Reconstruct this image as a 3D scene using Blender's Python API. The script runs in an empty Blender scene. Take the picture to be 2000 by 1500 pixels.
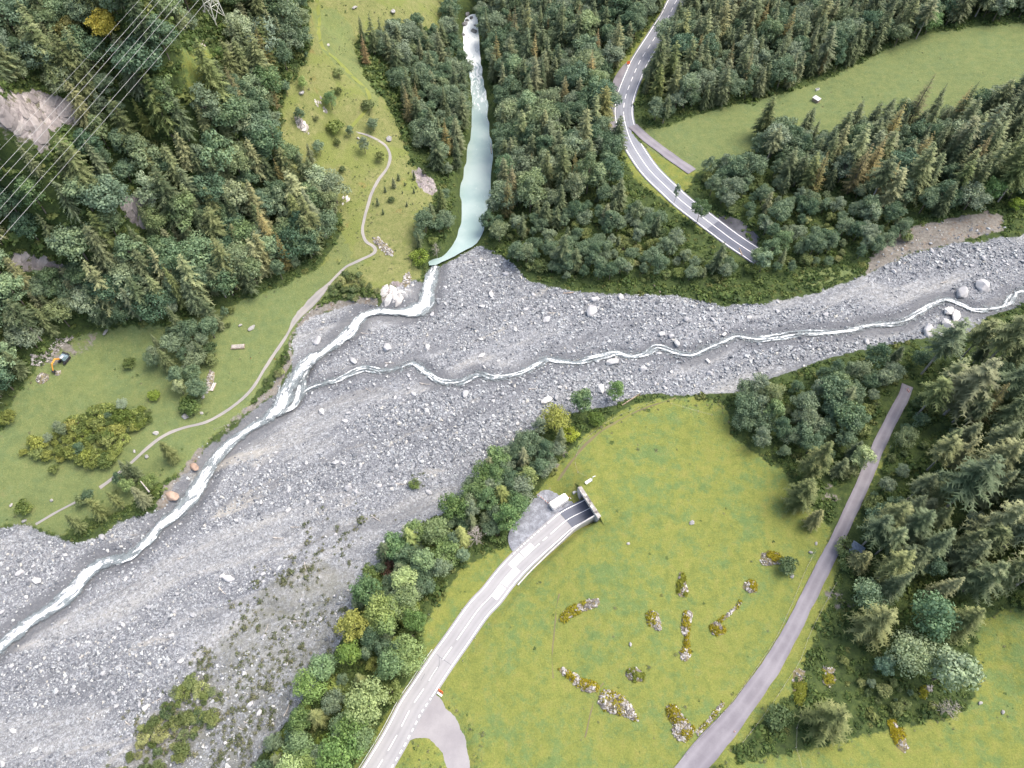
import bpy, bmesh, math, random
import numpy as np
from mathutils import Vector, Matrix
from mathutils.geometry import delaunay_2d_cdt

random.seed(7)
rng = np.random.default_rng(7)
scene = bpy.context.scene
COL = scene.collection

# ------------------------------------------------------------------ camera, sky, sun, exposure
F = 1413.0                      # focal length in photograph pixels (2000 x 1500)
TILT = math.radians(33.9)       # camera tilt from straight down
CAMZ = 225.0
cam_d = bpy.data.cameras.new('camera')
cam = bpy.data.objects.new('camera', cam_d)
COL.objects.link(cam)
cam.location = (0, 0, CAMZ)
cam.rotation_euler = (TILT, 0, 0)
cam_d.sensor_width = 36.0
cam_d.lens = 36.0 * F / 2000.0
cam_d.clip_start = 1.0
cam_d.clip_end = 20000.0
scene.camera = cam

SUN_EL, SUN_AZ = math.radians(62), math.radians(75)     # azimuth clockwise from +Y
world = bpy.data.worlds.new('World')
scene.world = world
world.use_nodes = True
wn = world.node_tree
bg = wn.nodes['Background']
sky = wn.nodes.new('ShaderNodeTexSky')
sky.sky_type = 'NISHITA'
sky.sun_disc = False
sky.sun_elevation = SUN_EL
sky.sun_rotation = SUN_AZ
sky.air_density = 1.0
sky.dust_density = 6.0
sky.ozone_density = 1.0
wn.links.new(sky.outputs[0], bg.inputs['Color'])
bg.inputs['Strength'].default_value = 0.15

sun_d = bpy.data.lights.new('sun', 'SUN')
sun_d.energy = 1.0
sun_d.angle = math.radians(36)
sun_d.color = (1.0, 0.965, 0.91)
sun = bpy.data.objects.new('sun', sun_d)
COL.objects.link(sun)
sdir = Vector((math.sin(SUN_AZ) * math.cos(SUN_EL), math.cos(SUN_AZ) * math.cos(SUN_EL), math.sin(SUN_EL)))
sun.rotation_euler = sdir.to_track_quat('Z', 'Y').to_euler()
sun.location = (0, 0, 400)
scene.view_settings.view_transform = 'Standard'
scene.view_settings.look = 'None'
scene.view_settings.gamma = 1.0
scene.view_settings.use_curve_mapping = False
scene.view_settings.exposure = 1.15
scene.render.engine = 'CYCLES'
scene.cycles.max_bounces = 5
scene.cycles.diffuse_bounces = 3

# ------------------------------------------------------------------ projection helpers
CT, ST = math.cos(TILT), math.sin(TILT)
def proj(x, y, z):
    """world -> photograph pixel and depth"""
    x = np.asarray(x, float); y = np.asarray(y, float); z = np.asarray(z, float) - CAMZ
    yc = y * CT + z * ST
    zc = -y * ST + z * CT          # negative in front
    d = -zc
    dd = np.where(d > 1.0, d, 1.0)
    return 1000 + F * x / dd, 750 - F * yc / dd, d
def ray(u, v):
    a = (np.asarray(u, float) - 1000) / F; b = (750 - np.asarray(v, float)) / F
    return a, b * CT + ST, b * ST - CT          # world direction for unit depth
def unproj(u, v, h):
    dx, dy, dz = ray(u, v)
    t = (np.asarray(h, float) - CAMZ) / dz
    return dx * t, dy * t
def inpoly(u, v, poly):
    p = np.asarray(poly, float)
    u = np.asarray(u); v = np.asarray(v)
    inside = np.zeros(u.shape, bool)
    x1, y1 = p[-1]
    for x2, y2 in p:
        if y1 != y2:
            c = ((y1 > v) != (y2 > v)) & (u < (x2 - x1) * (v - y1) / (y2 - y1) + x1)
            inside ^= c
        x1, y1 = x2, y2
    return inside
def sstep(a, b, x):
    t = np.clip((x - a) / (b - a), 0, 1)
    return t * t * (3 - 2 * t)
def _hash(ix, iy, seed):
    n = (ix.astype(np.int64) * 374761393 + iy.astype(np.int64) * 668265263 + seed * 1442695041) & 0x7fffffff
    n = ((n ^ (n >> 13)) * 1274126177) & 0x7fffffff
    return ((n ^ (n >> 16)) & 0xffff) / 65535.0
def vnoise(x, y, seed=0):
    x = np.asarray(x, float); y = np.asarray(y, float)
    ix = np.floor(x); iy = np.floor(y)
    fx = x - ix; fy = y - iy
    fx = fx * fx * (3 - 2 * fx); fy = fy * fy * (3 - 2 * fy)
    a = _hash(ix, iy, seed); b = _hash(ix + 1, iy, seed); c = _hash(ix, iy + 1, seed); d = _hash(ix + 1, iy + 1, seed)
    return (a * (1 - fx) + b * fx) * (1 - fy) + (c * (1 - fx) + d * fx) * fy
def fbm(x, y, seed=0, o=4):
    s = 0; a = 0.5; t = 0
    for k in range(o):
        s = s + a * vnoise(x, y, seed + k * 17); t += a
        x = np.asarray(x) * 2.03 + 5.1; y = np.asarray(y) * 2.03 + 9.7; a *= 0.5
    return s / t
def catmull(P, step=1.0):
    """smooth polyline through 2D/3D points resampled at about step"""
    P = np.asarray(P, float)
    E = np.vstack([2 * P[0] - P[1], P, 2 * P[-1] - P[-2]])
    out = []
    for i in range(1, len(E) - 2):
        p0, p1, p2, p3 = E[i - 1], E[i], E[i + 1], E[i + 2]
        n = max(2, int(np.linalg.norm(p2[:2] - p1[:2]) / (step * 0.5)))
        t = np.linspace(0, 1, n, endpoint=False)[:, None]
        out.append(0.5 * ((2 * p1) + (-p0 + p2) * t + (2 * p0 - 5 * p1 + 4 * p2 - p3) * t ** 2 + (-p0 + 3 * p1 - 3 * p2 + p3) * t ** 3))
    out.append(E[-2][None])
    Q = np.vstack(out)
    s = np.r_[0, np.cumsum(np.linalg.norm(np.diff(Q[:, :2], axis=0), axis=1))]
    n = max(2, int(s[-1] / step))
    ss = np.linspace(0, s[-1], n)
    return np.stack([np.interp(ss, s, Q[:, k]) for k in range(Q.shape[1])], 1)

# ------------------------------------------------------------------ terrain: control points (pixel, height)
CP = [
 # river bed and lake
 (850,530,0),(930,400,0),(930,490,.5),(945,300,0),(945,200,0),(930,100,0.5),(918,40,3),(915,0,5),(915,-60,9),
 (600,720,-4),(450,870,-7),(300,1040,-10),(100,1170,-13),(0,1260,-14),(-200,1400,-18),
 (700,900,-2),(500,1100,-6),(300,1300,-10),(100,1450,-14),(-100,1650,-18),
 (1000,650,3),(1300,640,8),(1600,640,13),(1850,570,18),(2000,540,21),(2250,500,27),
 (900,800,1),(650,1200,-3),(500,1400,-6),(350,1550,-9),
 # right bank strip, big meadow, road
 (950,980,1.5),(720,1200,0),(600,1450,-3),(1050,850,2.5),(1180,800,4.5),
 (1250,900,6),(1200,830,5.5),(1350,800,7),(1150,1100,5),(1300,1200,5.5),(1000,1400,2.5),(1450,950,8),(1300,1400,5),
 (870,1280,1),(1000,1110,0),(1100,1022,-.4),(1130,1005,-.5),(1040,1020,-.4),(1090,975,-.2),(750,1480,1.4),
 (1170,990,5.4),(1145,955,5.2),(1190,1010,5.6),(1120,930,3.5),(1110,1060,3.2),(1060,1110,2.0),(1000,1180,1.4),(900,1400,1.5),
 (880,1180,.6),(960,1085,-.2),(1000,1650,2),(700,1650,0),
 (1400,1460,6.5),(1560,1200,8.5),(1650,1000,11),(1760,760,16),
 (1900,900,20),(2000,900,27),(1900,700,22),(2000,1100,22),(2150,900,42),(1950,1300,11),(1750,1250,11),(1800,1420,9),(2150,1350,16),(2100,650,32),(1500,1550,6.5),(2000,1600,8),
 (1550,780,12.5),(1450,780,9.5),(1700,700,15),
 # north side between lake and creek
 (1450,570,10),(1250,570,6.5),(1100,545,4.5),(1470,490,11),(1350,400,12.5),(1230,270,14),(1220,190,15),(1310,20,21),(1370,-60,26),
 (1400,270,15.5),(1600,180,19),(1800,120,24),(2000,80,28),(1700,320,21),(1950,360,25),(1500,100,21),(1650,0,26),(1850,445,21),(2200,200,38),(2000,-60,36),
 (1050,300,11),(1100,200,13),(1000,440,4),(990,300,3),(985,200,5),(1100,60,17),(975,80,5),(1150,450,9),(1200,-60,24),
 # left side of the gorge
 (870,400,7),(850,450,6),(880,300,5),(890,200,5),(870,100,10),(830,480,5),(720,480,6),(670,520,4),(740,300,16),(690,260,20),(720,180,26),
 (620,50,38),(660,110,34),(800,30,26),(860,30,17),(600,300,23),(580,430,10),(640,440,9),(800,380,12),(780,500,5),
 (450,350,32),(300,450,30),(200,580,11),(80,620,11),(250,380,42),(100,450,38),(300,200,64),(100,250,68),(400,110,64),(500,40,60),(0,120,86),(200,20,88),(500,200,44),(0,350,56),(400,540,10),
 (-200,300,75),(-200,0,120),(200,-100,115),(500,-100,80),(700,-100,50),(420,40,66),
 # left terraces
 (150,750,-1.5),(0,900,-4),(400,740,-2.5),(500,660,-1),(580,570,2),(300,880,-4),(100,960,-7),(200,1000,-8),(420,830,-4.5),(30,1040,-10.5),(60,1150,-12.5),(-150,1000,-8),(-150,780,2),(0,760,0),(700,560,2.5),(800,530,2),
]
CP = np.array(CP, float)
cx, cy = unproj(CP[:, 0], CP[:, 1], CP[:, 2])
C = np.stack([cx, cy], 1) / 100.0
n = len(C)
Kd = np.linalg.norm(C[:, None] - C[None], axis=2)
A = np.zeros((n + 3, n + 3))
A[:n, :n] = -Kd + np.eye(n) * 0.004 * -1
A[:n, n] = 1; A[:n, n + 1:] = C
A[n, :n] = 1; A[n + 1:, :n] = C.T
W = np.linalg.solve(A, np.r_[CP[:, 2], 0, 0, 0])
def rbf(x, y):
    sh = np.shape(x)
    p = np.stack([np.ravel(x), np.ravel(y)], 1) / 100.0
    out = np.empty(len(p))
    for i in range(0, len(p), 20000):
        q = p[i:i + 20000]
        d = np.sqrt(((q[:, None, :] - C[None]) ** 2).sum(2))
        out[i:i + 20000] = -d @ W[:n] + W[n] + q @ W[n + 1:]
    return out.reshape(sh)

def axis_coords(a, b, step, far):
    core = np.arange(a, b + step, step)
    lo = []; s = step; x = a
    while x > -far:
        s *= 1.22; x -= s; lo.append(x)
    hi = []; s = step; x = core[-1]
    while x < far:
        s *= 1.22; x += s; hi.append(x)
    return np.r_[lo[::-1], core, hi]
STEP = 1.25
X0, X1, Y0, Y1 = -300.0, 300.0, -20.0, 440.0
gx = axis_coords(X0, X1, STEP, 5000); gy = axis_coords(Y0, Y1, STEP, 5000)
GX, GY = np.meshgrid(gx, gy)
# smooth base at coarse resolution, then interpolated (cheap)
qx = np.arange(X0 - 40, X1 + 41, 3.0); qy = np.arange(Y0 - 40, Y1 + 41, 3.0)
QX, QY = np.meshgrid(qx, qy)
QH = rbf(QX, QY)
for _ in range(2):
    QH[1:-1, 1:-1] = (QH[1:-1, 1:-1] * 4 + QH[:-2, 1:-1] + QH[2:, 1:-1] + QH[1:-1, :-2] + QH[1:-1, 2:]) / 8
def bilin(H, xs, ys, x, y):
    x = np.clip(x, xs[0], xs[-1] - 1e-6); y = np.clip(y, ys[0], ys[-1] - 1e-6)
    i = np.clip(np.searchsorted(xs, x, 'right') - 1, 0, len(xs) - 2)
    j = np.clip(np.searchsorted(ys, y, 'right') - 1, 0, len(ys) - 2)
    fx = (x - xs[i]) / (xs[i + 1] - xs[i]); fy = (y - ys[j]) / (ys[j + 1] - ys[j])
    return (H[j, i] * (1 - fx) + H[j, i + 1] * fx) * (1 - fy) + (H[j + 1, i] * (1 - fx) + H[j + 1, i + 1] * fx) * fy
def base_h(x, y):
    """smooth valley shape"""
    x = np.asarray(x, float); y = np.asarray(y, float)
    xc = np.clip(x, X0 - 30, X1 + 30); yc = np.clip(y, Y0 - 30, Y1 + 30)
    h = bilin(QH, qx, qy, xc, yc)
    dx = np.abs(x - xc); dyn = np.clip(y - yc, 0, None)
    return h + np.minimum(dx * 0.5, 110) + np.minimum(dyn * 0.18, 110)

def march(u, v, hf, up=0.0, zmax=150.0, zmin=-30.0):
    """first point where the pixel's ray meets height function hf + up"""
    u = np.atleast_1d(np.asarray(u, float)); v = np.atleast_1d(np.asarray(v, float))
    zs = np.arange(zmax, zmin, -0.5)
    dx, dy, dz = ray(u, v)
    res = np.zeros((len(u), 3))
    up = np.broadcast_to(np.asarray(up, float), u.shape)
    for i in range(len(u)):
        t = (zs - CAMZ) / dz[i]
        x = dx[i] * t; y = dy[i] * t
        g = hf(x, y) + up[i] - zs
        k = np.argmax(g >= 0)
        if k == 0:
            k = len(zs) - 1 if g[0] < 0 else 1
        f = g[k - 1] / (g[k - 1] - g[k] + 1e-9)
        z = zs[k - 1] + (zs[k] - zs[k - 1]) * f
        tt = (z - CAMZ) / dz[i]
        res[i] = dx[i] * tt, dy[i] * tt, z - up[i]
    return res
def drape_line(pts, step=1.0, hf=base_h):
    """pixel polyline -> smooth world polyline (x, y)"""
    P = np.asarray(pts, float)
    W3 = march(P[:, 0], P[:, 1], hf)
    return catmull(W3[:, :2], step)
def dist_to_line(x, y, L, pad=12.0):
    """distance to a world polyline, nearest index and signed side; only near the line"""
    d = np.full(x.shape, 1e9); idx = np.zeros(x.shape, int)
    m = (x > L[:, 0].min() - pad) & (x < L[:, 0].max() + pad) & (y > L[:, 1].min() - pad) & (y < L[:, 1].max() + pad)
    xs = x[m]; ys = y[m]
    dd = np.full(xs.shape, 1e9); ii = np.zeros(xs.shape, int)
    for i0 in range(0, len(L), 200):
        seg = L[i0:i0 + 200]
        for j0 in range(0, len(xs), 20000):
            q = (xs[j0:j0 + 20000, None] - seg[None, :, 0]) ** 2 + (ys[j0:j0 + 20000, None] - seg[None, :, 1]) ** 2
            k = q.argmin(1); v = q[np.arange(len(k)), k]
            b = v < dd[j0:j0 + 20000]
            dd[j0:j0 + 20000][b] = v[b]; ii[j0:j0 + 20000][b] = k[b] + i0
    d[m] = np.sqrt(dd); idx[m] = ii
    return d, idx
def smooth1(z, n=15):
    k = np.ones(n) / n
    zp = np.r_[np.full(n // 2, z[0]), z, np.full(n // 2, z[-1])]
    return np.convolve(zp, k, 'valid')

# ------------------------------------------------------------------ traced lines and areas (photograph pixels)
MAIN_ROAD = [(640,1670),(700,1560),(737,1500),(767,1450),(787,1413),(803,1382),(825,1349),(845,1318),(868,1284),(893,1249),(933,1192),(960,1163),(985,1131),(1013,1100),(1046,1068),(1076,1042),(1108,1016),(1147,989)]
UPPER_ROAD = [(1365,-70),(1335,-20),(1318,7),(1307,30),(1292,53),(1278,75),(1263,98),(1248,123),(1237,148),(1227,173),(1220,197),(1218,222),(1223,248),(1233,277),(1252,309),(1273,337),(1307,370),(1337,397),(1393,440),(1433,470),(1467,493),(1486,506)]
SPUR = [(1236,245),(1262,270),(1290,291),(1320,313),(1352,335)]
TRACK = [(1774,752),(1765,775),(1750,802),(1735,832),(1716,872),(1700,910),(1680,958),(1661,1000),(1641,1042),(1620,1085),(1600,1124),(1580,1164),(1560,1205),(1535,1253),(1500,1312),(1460,1368),(1420,1418),(1370,1475),(1335,1520),(1270,1600)]
PATH_HI = [(618,-30),(620,10),(622,60),(630,90),(660,120),(690,150),(715,175),(722,195),(715,215),(697,235),(685,250)]
PATH = [(685,250),(690,257),(715,263),(740,275),(755,287),(762,305),(757,327),(740,350),(726,377),(718,405),(710,435),(708,455),(715,472),(730,481),(733,490),(725,498),(700,509),(675,522),(655,541),(630,568),(605,592),(580,620),(560,655),(540,685),(520,715),(502,745),(485,768),(460,790),(430,810),(400,825),(360,835),(325,848),(290,872),(255,905),(225,930),(195,953)]
PATH_LOW = [(150,980),(110,1000),(70,1024)]
STREAM = [(850,512,14),(843,535,22),(836,562,24),(830,588,30),(808,602,30),(770,604,16),(732,602,16),(703,616,20),(686,640,24),(660,662,20),(630,686,18),(603,702,24),(578,730,26),(560,760,30),(545,790,28),(515,815,20),(480,836,18),(443,864,20),(416,895,22),(391,932,28),(366,973,32),(340,1003,28),(310,1026,22),(285,1056,20),(250,1085,20),(192,1100,26),(160,1126,26),(130,1160,26),(90,1190,24),(50,1216,24),(0,1258,26),(-60,1310,28),(-160,1400,28)]
STREAM_SIDE = [(600,715,8),(590,735,12),(584,755,16),(572,785,12),(548,800,12)]
CREEK = [(2120,545,8),(2000,565,12),(1986,574,12),(1974,588,14),(1945,597,10),(1905,600,8),(1880,590,6),(1850,582,6),(1826,590,10),(1800,606,9),(1770,622,9),(1735,627,10),(1700,631,8),(1665,641,8),(1640,645,7),(1600,648,6),(1560,650,8),(1500,659,8),(1460,656,8),(1440,652,9),(1410,666,9),(1380,678,10),(1350,690,9),(1320,688,6),(1285,678,6),(1262,690,5),(1232,694,5),(1203,688,9),(1162,697,8),(1130,705,8),(1100,703,6),(1070,697,8),(1050,708,8),(1026,722,9),(1000,730,6),(960,735,8),(932,728,7),(900,742,6),(862,742,6),(835,726,6),(806,706,7),(780,715,5),(745,722,6),(710,717,5),(680,730,5),(650,742,6),(612,750,7),(592,760,8),(572,778,8)]
LAKE = [(932,-60),(933,40),(936,80),(938,112),(945,150),(953,200),(963,290),(962,370),(954,400),(948,440),(935,470),(922,482),(905,490),(885,502),(862,512),(845,520),(834,514),(846,500),(868,488),(884,462),(893,430),(897,400),(896,350),(909,300),(916,250),(921,200),(914,130),(903,100),(896,50),(893,-60)]
BED = [(862,507),(880,498),(905,487),(938,476),(975,498),(1003,515),(1027,545),(1060,555),(1110,567),(1180,572),(1250,575),(1330,578),(1390,590),(1410,600),(1450,592),(1500,588),(1560,578),(1620,560),(1690,535),(1730,515),(1790,492),(1850,478),(1930,467),(2000,457),(2250,430),
 (2250,540),(2000,592),(1970,600),(1930,617),(1900,646),(1850,652),(1760,667),(1700,677),(1640,692),(1560,717),(1500,738),(1470,757),(1400,768),(1340,770),(1260,768),(1225,777),(1180,795),(1130,800),(1080,818),(1010,855),(975,890),(935,940),(880,990),(830,1030),(780,1070),(730,1110),(703,1150),(690,1190),(668,1240),(645,1290),(615,1340),(575,1390),(545,1430),(505,1480),(470,1560),(380,1750),
 (-600,1750),(-600,1100),(-100,1032),(0,1030),(50,1024),(85,1040),(120,1052),(150,1062),(200,1047),(240,1015),(300,1000),(325,985),(330,960),(350,932),(370,917),(382,897),(402,872),(430,852),(450,837),(480,808),(510,787),(540,762),(560,735),(572,700),(570,668),(580,642),(602,622),(640,607),(690,592),(740,590),(760,578),(772,562),(800,548),(835,541),(850,520)]
SCRUB = [(700,1105),(650,1085),(570,1090),(505,1140),(480,1180),(440,1225),(400,1262),(370,1300),(330,1342),(290,1392),(260,1432),(225,1500),(190,1620),(470,1600),(550,1430),(620,1340),(670,1240),(690,1190),(703,1150)]
GRASS = {
 'big': [(1105,890),(1140,850),(1180,822),(1230,792),(1290,779),(1370,776),(1420,790),(1430,850),(1480,890),(1535,920),(1560,980),(1600,1005),(1625,1040),(1600,1100),(1572,1170),(1540,1230),(1500,1290),(1440,1370),(1380,1440),(1320,1520),(1230,1640),(560,1750),(690,1500),(740,1420),(790,1340),(825,1270),(822,1235),(850,1180),(900,1112),(960,1078),(1000,1062),(1010,1040),(1060,945)],
 'low_right': [(2250,1170),(2000,1188),(1915,1205),(1905,1280),(1915,1330),(1885,1390),(1780,1415),(1680,1440),(1560,1470),(1420,1490),(1330,1620),(2400,1800)],
 'verge': [(1660,1040),(1640,1110),(1620,1180),(1590,1250),(1560,1330),(1500,1400),(1400,1500),(1340,1500),(1500,1320),(1580,1180),(1640,1060),(1700,930),(1740,850),(1750,860),(1700,960)],
 'upper': [(1240,230),(1262,252),(1300,250),(1340,232),(1400,212),(1470,197),(1550,177),(1620,152),(1700,112),(1800,67),(1900,52),(2000,45),(2200,40),(2200,180),(2000,190),(1900,210),(1800,235),(1700,255),(1600,262),(1520,280),(1460,300),(1440,315),(1390,332),(1340,335),(1300,310),(1262,290)],
 'road_side': [(1190,280),(1215,300),(1240,350),(1280,380),(1330,420),(1400,470),(1450,505),(1440,490),(1380,430),(1320,375),(1345,370),(1360,340),(1330,325),(1290,300),(1250,285),(1225,240),(1240,200),(1262,140),(1300,60),(1345,0),(1330,-60),(1290,20),(1240,90),(1205,130),(1195,200)],
 'slope': [(600,20),(615,-60),(780,-60),(870,-20),(878,70),(845,60),(800,40),(760,60),(700,70),(695,100),(715,150),(755,200),(775,240),(795,290),(805,325),(845,350),(850,370),(842,420),(832,460),(805,505),(832,545),(790,560),(745,575),(690,560),(650,560),(625,520),(660,470),(672,430),(655,395),(615,365),(580,340),(555,320),(542,260),(548,210),(565,160),(600,110)],
 'left': [(-150,870),(0,850),(18,795),(50,745),(80,712),(110,690),(150,655),(240,640),(320,632),(420,608),(480,585),(560,555),(640,512),(690,505),(720,505),(690,540),(650,570),(610,600),(582,630),(565,660),(545,700),(515,745),(485,795),(440,835),(412,850),(385,892),(335,930),(290,962),(230,1003),(160,1015),(120,1048),(85,1036),(50,1022),(0,1028),(-150,1030)],
 'bank_lush': [(1555,540),(1600,524),(1650,518),(1682,524),(1655,545),(1605,560),(1560,564)],
 'clearing': [(350,125),(380,88),(402,82),(412,105),(408,180),(378,196),(345,165)],
}
HERB_BANK = [(1120,548),(1200,562),(1330,574),(1400,592),(1450,590),(1560,574),(1640,548),(1690,527),(1690,508),(1640,512),(1560,535),(1500,545),(1440,558),(1350,558),(1250,548)]
ROCKS = [
 [(-40,205),(40,185),(70,175),(110,190),(165,205),(182,228),(150,240),(110,238),(95,262),(92,285),(70,280),(55,262),(35,270),(20,250),(-40,250)],
 [(233,390),(262,372),(302,370),(297,410),(293,445),(262,438),(245,425)],
 [(160,432),(185,450),(207,470),(195,472),(172,460)],
 [(10,492),(60,500),(100,508),(155,530),(150,542),(100,535),(60,528),(20,512)],
 [(15,640),(40,635),(52,650),(40,658),(18,655)],
 [(802,333),(822,330),(845,352),(855,370),(842,382),(818,362)],
 [(745,562),(765,552),(790,552),(815,556),(800,572),(790,590),(765,592),(742,586)],
 [(575,225),(590,235),(608,255),(600,262),(582,248)],
]
DIRT = [
 [(1690,540),(1700,500),(1740,460),(1790,440),(1860,425),(1930,412),(1960,420),(1965,450),(1850,478),(1790,492),(1730,515)],
 [(330,990),(300,995),(320,950),(350,920),(375,890),(395,870),(440,835),(470,800),(530,755),(560,700),(560,670),(575,640),(600,610),(640,590),(700,580),(740,580),(735,592),(640,608),(580,642),(570,668),(572,700),(540,762),(480,808),(400,873)],
 [(1590,960),(1610,940),(1640,950),(1655,965),(1640,985),(1605,985)],
 [(1600,1140),(1660,1150),(1690,1180),(1650,1200),(1600,1190)],
 [(70,700),(100,670),(150,655),(190,650),(185,680),(140,710),(100,720)],
 [(1115,870),(1098,900),(1080,930),(1072,960),(1068,958),(1080,915),(1100,880)],
]

# ------------------------------------------------------------------ terrain height grid
H = base_h(GX, GY)
PU, PV, PD = proj(GX, GY, H)
vis = PD > 5
def mask(poly):
    return (inpoly(PU, PV, poly) & vis).astype(float)
def blur(m, k):
    for _ in range(k):
        m = m.copy()
        m[1:-1, 1:-1] = (m[1:-1, 1:-1] * 2 + m[:-2, 1:-1] + m[2:, 1:-1] + m[1:-1, :-2] + m[1:-1, 2:]) / 6
    return m
m_bed = mask(BED)
m_lake = mask(LAKE)
m_bed = np.maximum(m_bed - m_lake, 0)
m_grass = np.zeros_like(H)
for k, p in GRASS.items():
    m_grass = np.maximum(m_grass, mask(p))
m_slope = mask(GRASS['slope'])
m_leftm = np.maximum.reduce([mask(GRASS['left']), mask(GRASS['upper']), mask(GRASS['bank_lush']), .9 * mask([(608,15),(655,15),(692,55),(695,95),(722,150),(745,200),(735,215),(700,170),(650,125),(622,85)]), .8 * mask([(640,510),(700,500),(660,440),(640,470)])])
m_rock = np.zeros_like(H)
for p in ROCKS: m_rock = np.maximum(m_rock, mask(p))
m_dirt = np.zeros_like(H)
for k_, p in enumerate(DIRT): m_dirt = np.maximum(m_dirt, mask(p) * (.55 if k_ in (2, 3, 4) else 1.0))
m_scrub = mask(SCRUB)
m_grass = np.where(m_bed + m_lake > 0.5, 0, m_grass)
bedS = blur(m_bed, 3); lakeS = blur(m_lake, 4)

# flow direction of the debris bed
fa = np.array(unproj(2000, 540, 20)); fb = np.array(unproj(300, 1250, -11))
fd = (fb - fa) / np.linalg.norm(fb - fa)
S_ = GX * fd[0] + GY * fd[1]; T_ = -GX * fd[1] + GY * fd[0]
warp = 14 * fbm(GX / 70, GY / 70, 3, 3)
def bed_fields(x, y):
    s = x * fd[0] + y * fd[1]; t = -x * fd[1] + y * fd[0]
    w = 16 * fbm(x / 70, y / 70, 3, 3)
    streak = fbm(s / 45, (t + w) / 7, 11, 4)
    coarse = fbm(s / 60 + 7, (t + w) / 14, 23, 4)
    return streak, coarse
ZONES = ((860, 830, 250, 85, .95), (1180, 740, 330, 60, .95), (1250, 600, 280, 40, .85), (900, 620, 160, 90, .6), (1650, 690, 300, 40, .95), (1500, 620, 400, 30, .5), (1800, 500, 250, 25, .85), (1350, 660, 160, 50, .7), (250, 1330, 220, 90, .6), (560, 920, 200, 60, .35), (1000, 520, 120, 60, .55), (480, 960, 90, 60, .4), (100, 1090, 120, 40, .5))
FINES = ((800, 960, 240, 70, .9), (620, 1040, 200, 60, .7), (1010, 710, 90, 18, .9), (690, 715, 90, 16, .8), (1350, 620, 130, 14, .7), (1720, 570, 200, 22, .8), (480, 1230, 160, 70, .7), (200, 1440, 200, 50, .5), (930, 900, 60, 40, .7), (560, 850, 120, 40, .6))
def coarse_field(x, y, u, v):
    st, co = bed_fields(x, y)
    z = np.zeros(np.shape(x)); f = np.zeros(np.shape(x))
    for (a, b, ru, rv, k) in ZONES: z = np.maximum(z, k * np.exp(-((u - a) / ru) ** 2 - ((v - b) / rv) ** 2))
    for (a, b, ru, rv, k) in FINES: f = np.maximum(f, k * np.exp(-((u - a) / ru) ** 2 - ((v - b) / rv) ** 2))
    return sstep(.40, .66, co + .30 * z - .24 * f + .05 + .25 * (st - .5)), z
streak, coarse = bed_fields(GX, GY)
cfield, _z = coarse_field(GX, GY, PU, PV)
sC = GX * fd[0] + GY * fd[1]; tC = -GX * fd[1] + GY * fd[0] + 16 * fbm(GX / 70, GY / 70, 3, 3)
chan = np.exp(-((fbm(sC / 75 + 3, tC / 15, 131, 3) - .5) / .022) ** 2) + .7 * np.exp(-((fbm(sC / 40 + 9, tC / 7, 151, 3) - .5) / .016) ** 2)
chan = np.clip(chan, 0, 1) * (1 - .5 * cfield)
near = (np.abs(GX) < 420) & (GY < 560) & (GY > -60)
H = H + np.where(near, bedS * ((streak - 0.5) * 2.2 + (coarse - .5) * 2.4 - 0.9 - .65 * chan) + blur(m_grass, 2) * (fbm(GX / 18, GY / 18, 41, 3) - .5) * 0.9, 0)
forest = np.clip(1 - bedS - blur(m_grass, 2) - lakeS, 0, 1)
H = H + forest * (fbm(GX / 9, GY / 9, 51, 3) - .5) * 2.2 * np.where(near, 1, 0)
H = H + blur(m_rock, 1) * (fbm(GX / 5, GY / 5, 61, 4) - .5) * 6.0
H = H * (1 - lakeS) + np.minimum(H, -1.6 + np.where(PV < 120, (120 - PV) * 0.05, 0)) * lakeS

ROADS = {}
def flatten(L, half, blend, sink, z=None, sm=25):
    global H
    zc = base_h(L[:, 0], L[:, 1]) if z is None else z
    zc = smooth1(zc, sm)
    d, i = dist_to_line(GX, GY, L, half + blend + 3)
    w = 1 - sstep(half, half + blend, d)
    H = np.where(w > 0, H * (1 - w) + (zc[i] - sink) * w, H)
    return zc
Lmain = drape_line(MAIN_ROAD)
e = Lmain[-1] - Lmain[-8]; e = e / np.linalg.norm(e)
portal_p = Lmain[-1].copy(); portal_dir = e
Lmain = np.vstack([Lmain, [Lmain[-1] + e * k for k in range(1, 16)]])
zmain_raw = base_h(Lmain[:, 0], Lmain[:, 1])
zmain_raw[-20:] = zmain_raw[-21]
Hpre = H.copy()
zmain = flatten(Lmain, 4.3, 3.0, 0.25, zmain_raw)
H = np.where(((GX - portal_p[0]) * portal_dir[0] + (GY - portal_p[1]) * portal_dir[1]) > .6, Hpre, H)
Lup = drape_line(UPPER_ROAD); zup = flatten(Lup, 5.0, 3.0, 0.25)
Lspur = drape_line(SPUR); zspur = flatten(Lspur, 2.8, 2.5, 0.25, sm=9)
Ltrack = drape_line(TRACK); ztrack = flatten(Ltrack, 3.2, 3.0, 0.25)
Lpath = drape_line(PATH); zpath = flatten(Lpath, 1.1, 1.6, 0.12, sm=9)
Lphi = drape_line(PATH_HI); zphi = flatten(Lphi, 1.0, 1.5, 0.10, sm=9)
Lplow = drape_line(PATH_LOW); zplow = flatten(Lplow, 0.9, 1.4, 0.10, sm=9)
def wline(pts):
    P = np.array(pts, float)
    w3 = march(P[:, 0], P[:, 1], base_h)
    dep = proj(w3[:, 0], w3[:, 1], w3[:, 2])[2]
    return catmull(np.c_[w3[:, :2], P[:, 2] * dep / F], 0.8)
Lst = wline(STREAM); Lsd = wline(STREAM_SIDE); Lck = wline(CREEK); Lck[:, 2] *= .8 + .5 * (fbm(np.arange(len(Lck)) / 9.0, np.zeros(len(Lck)), 5, 3) - .5)
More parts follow.
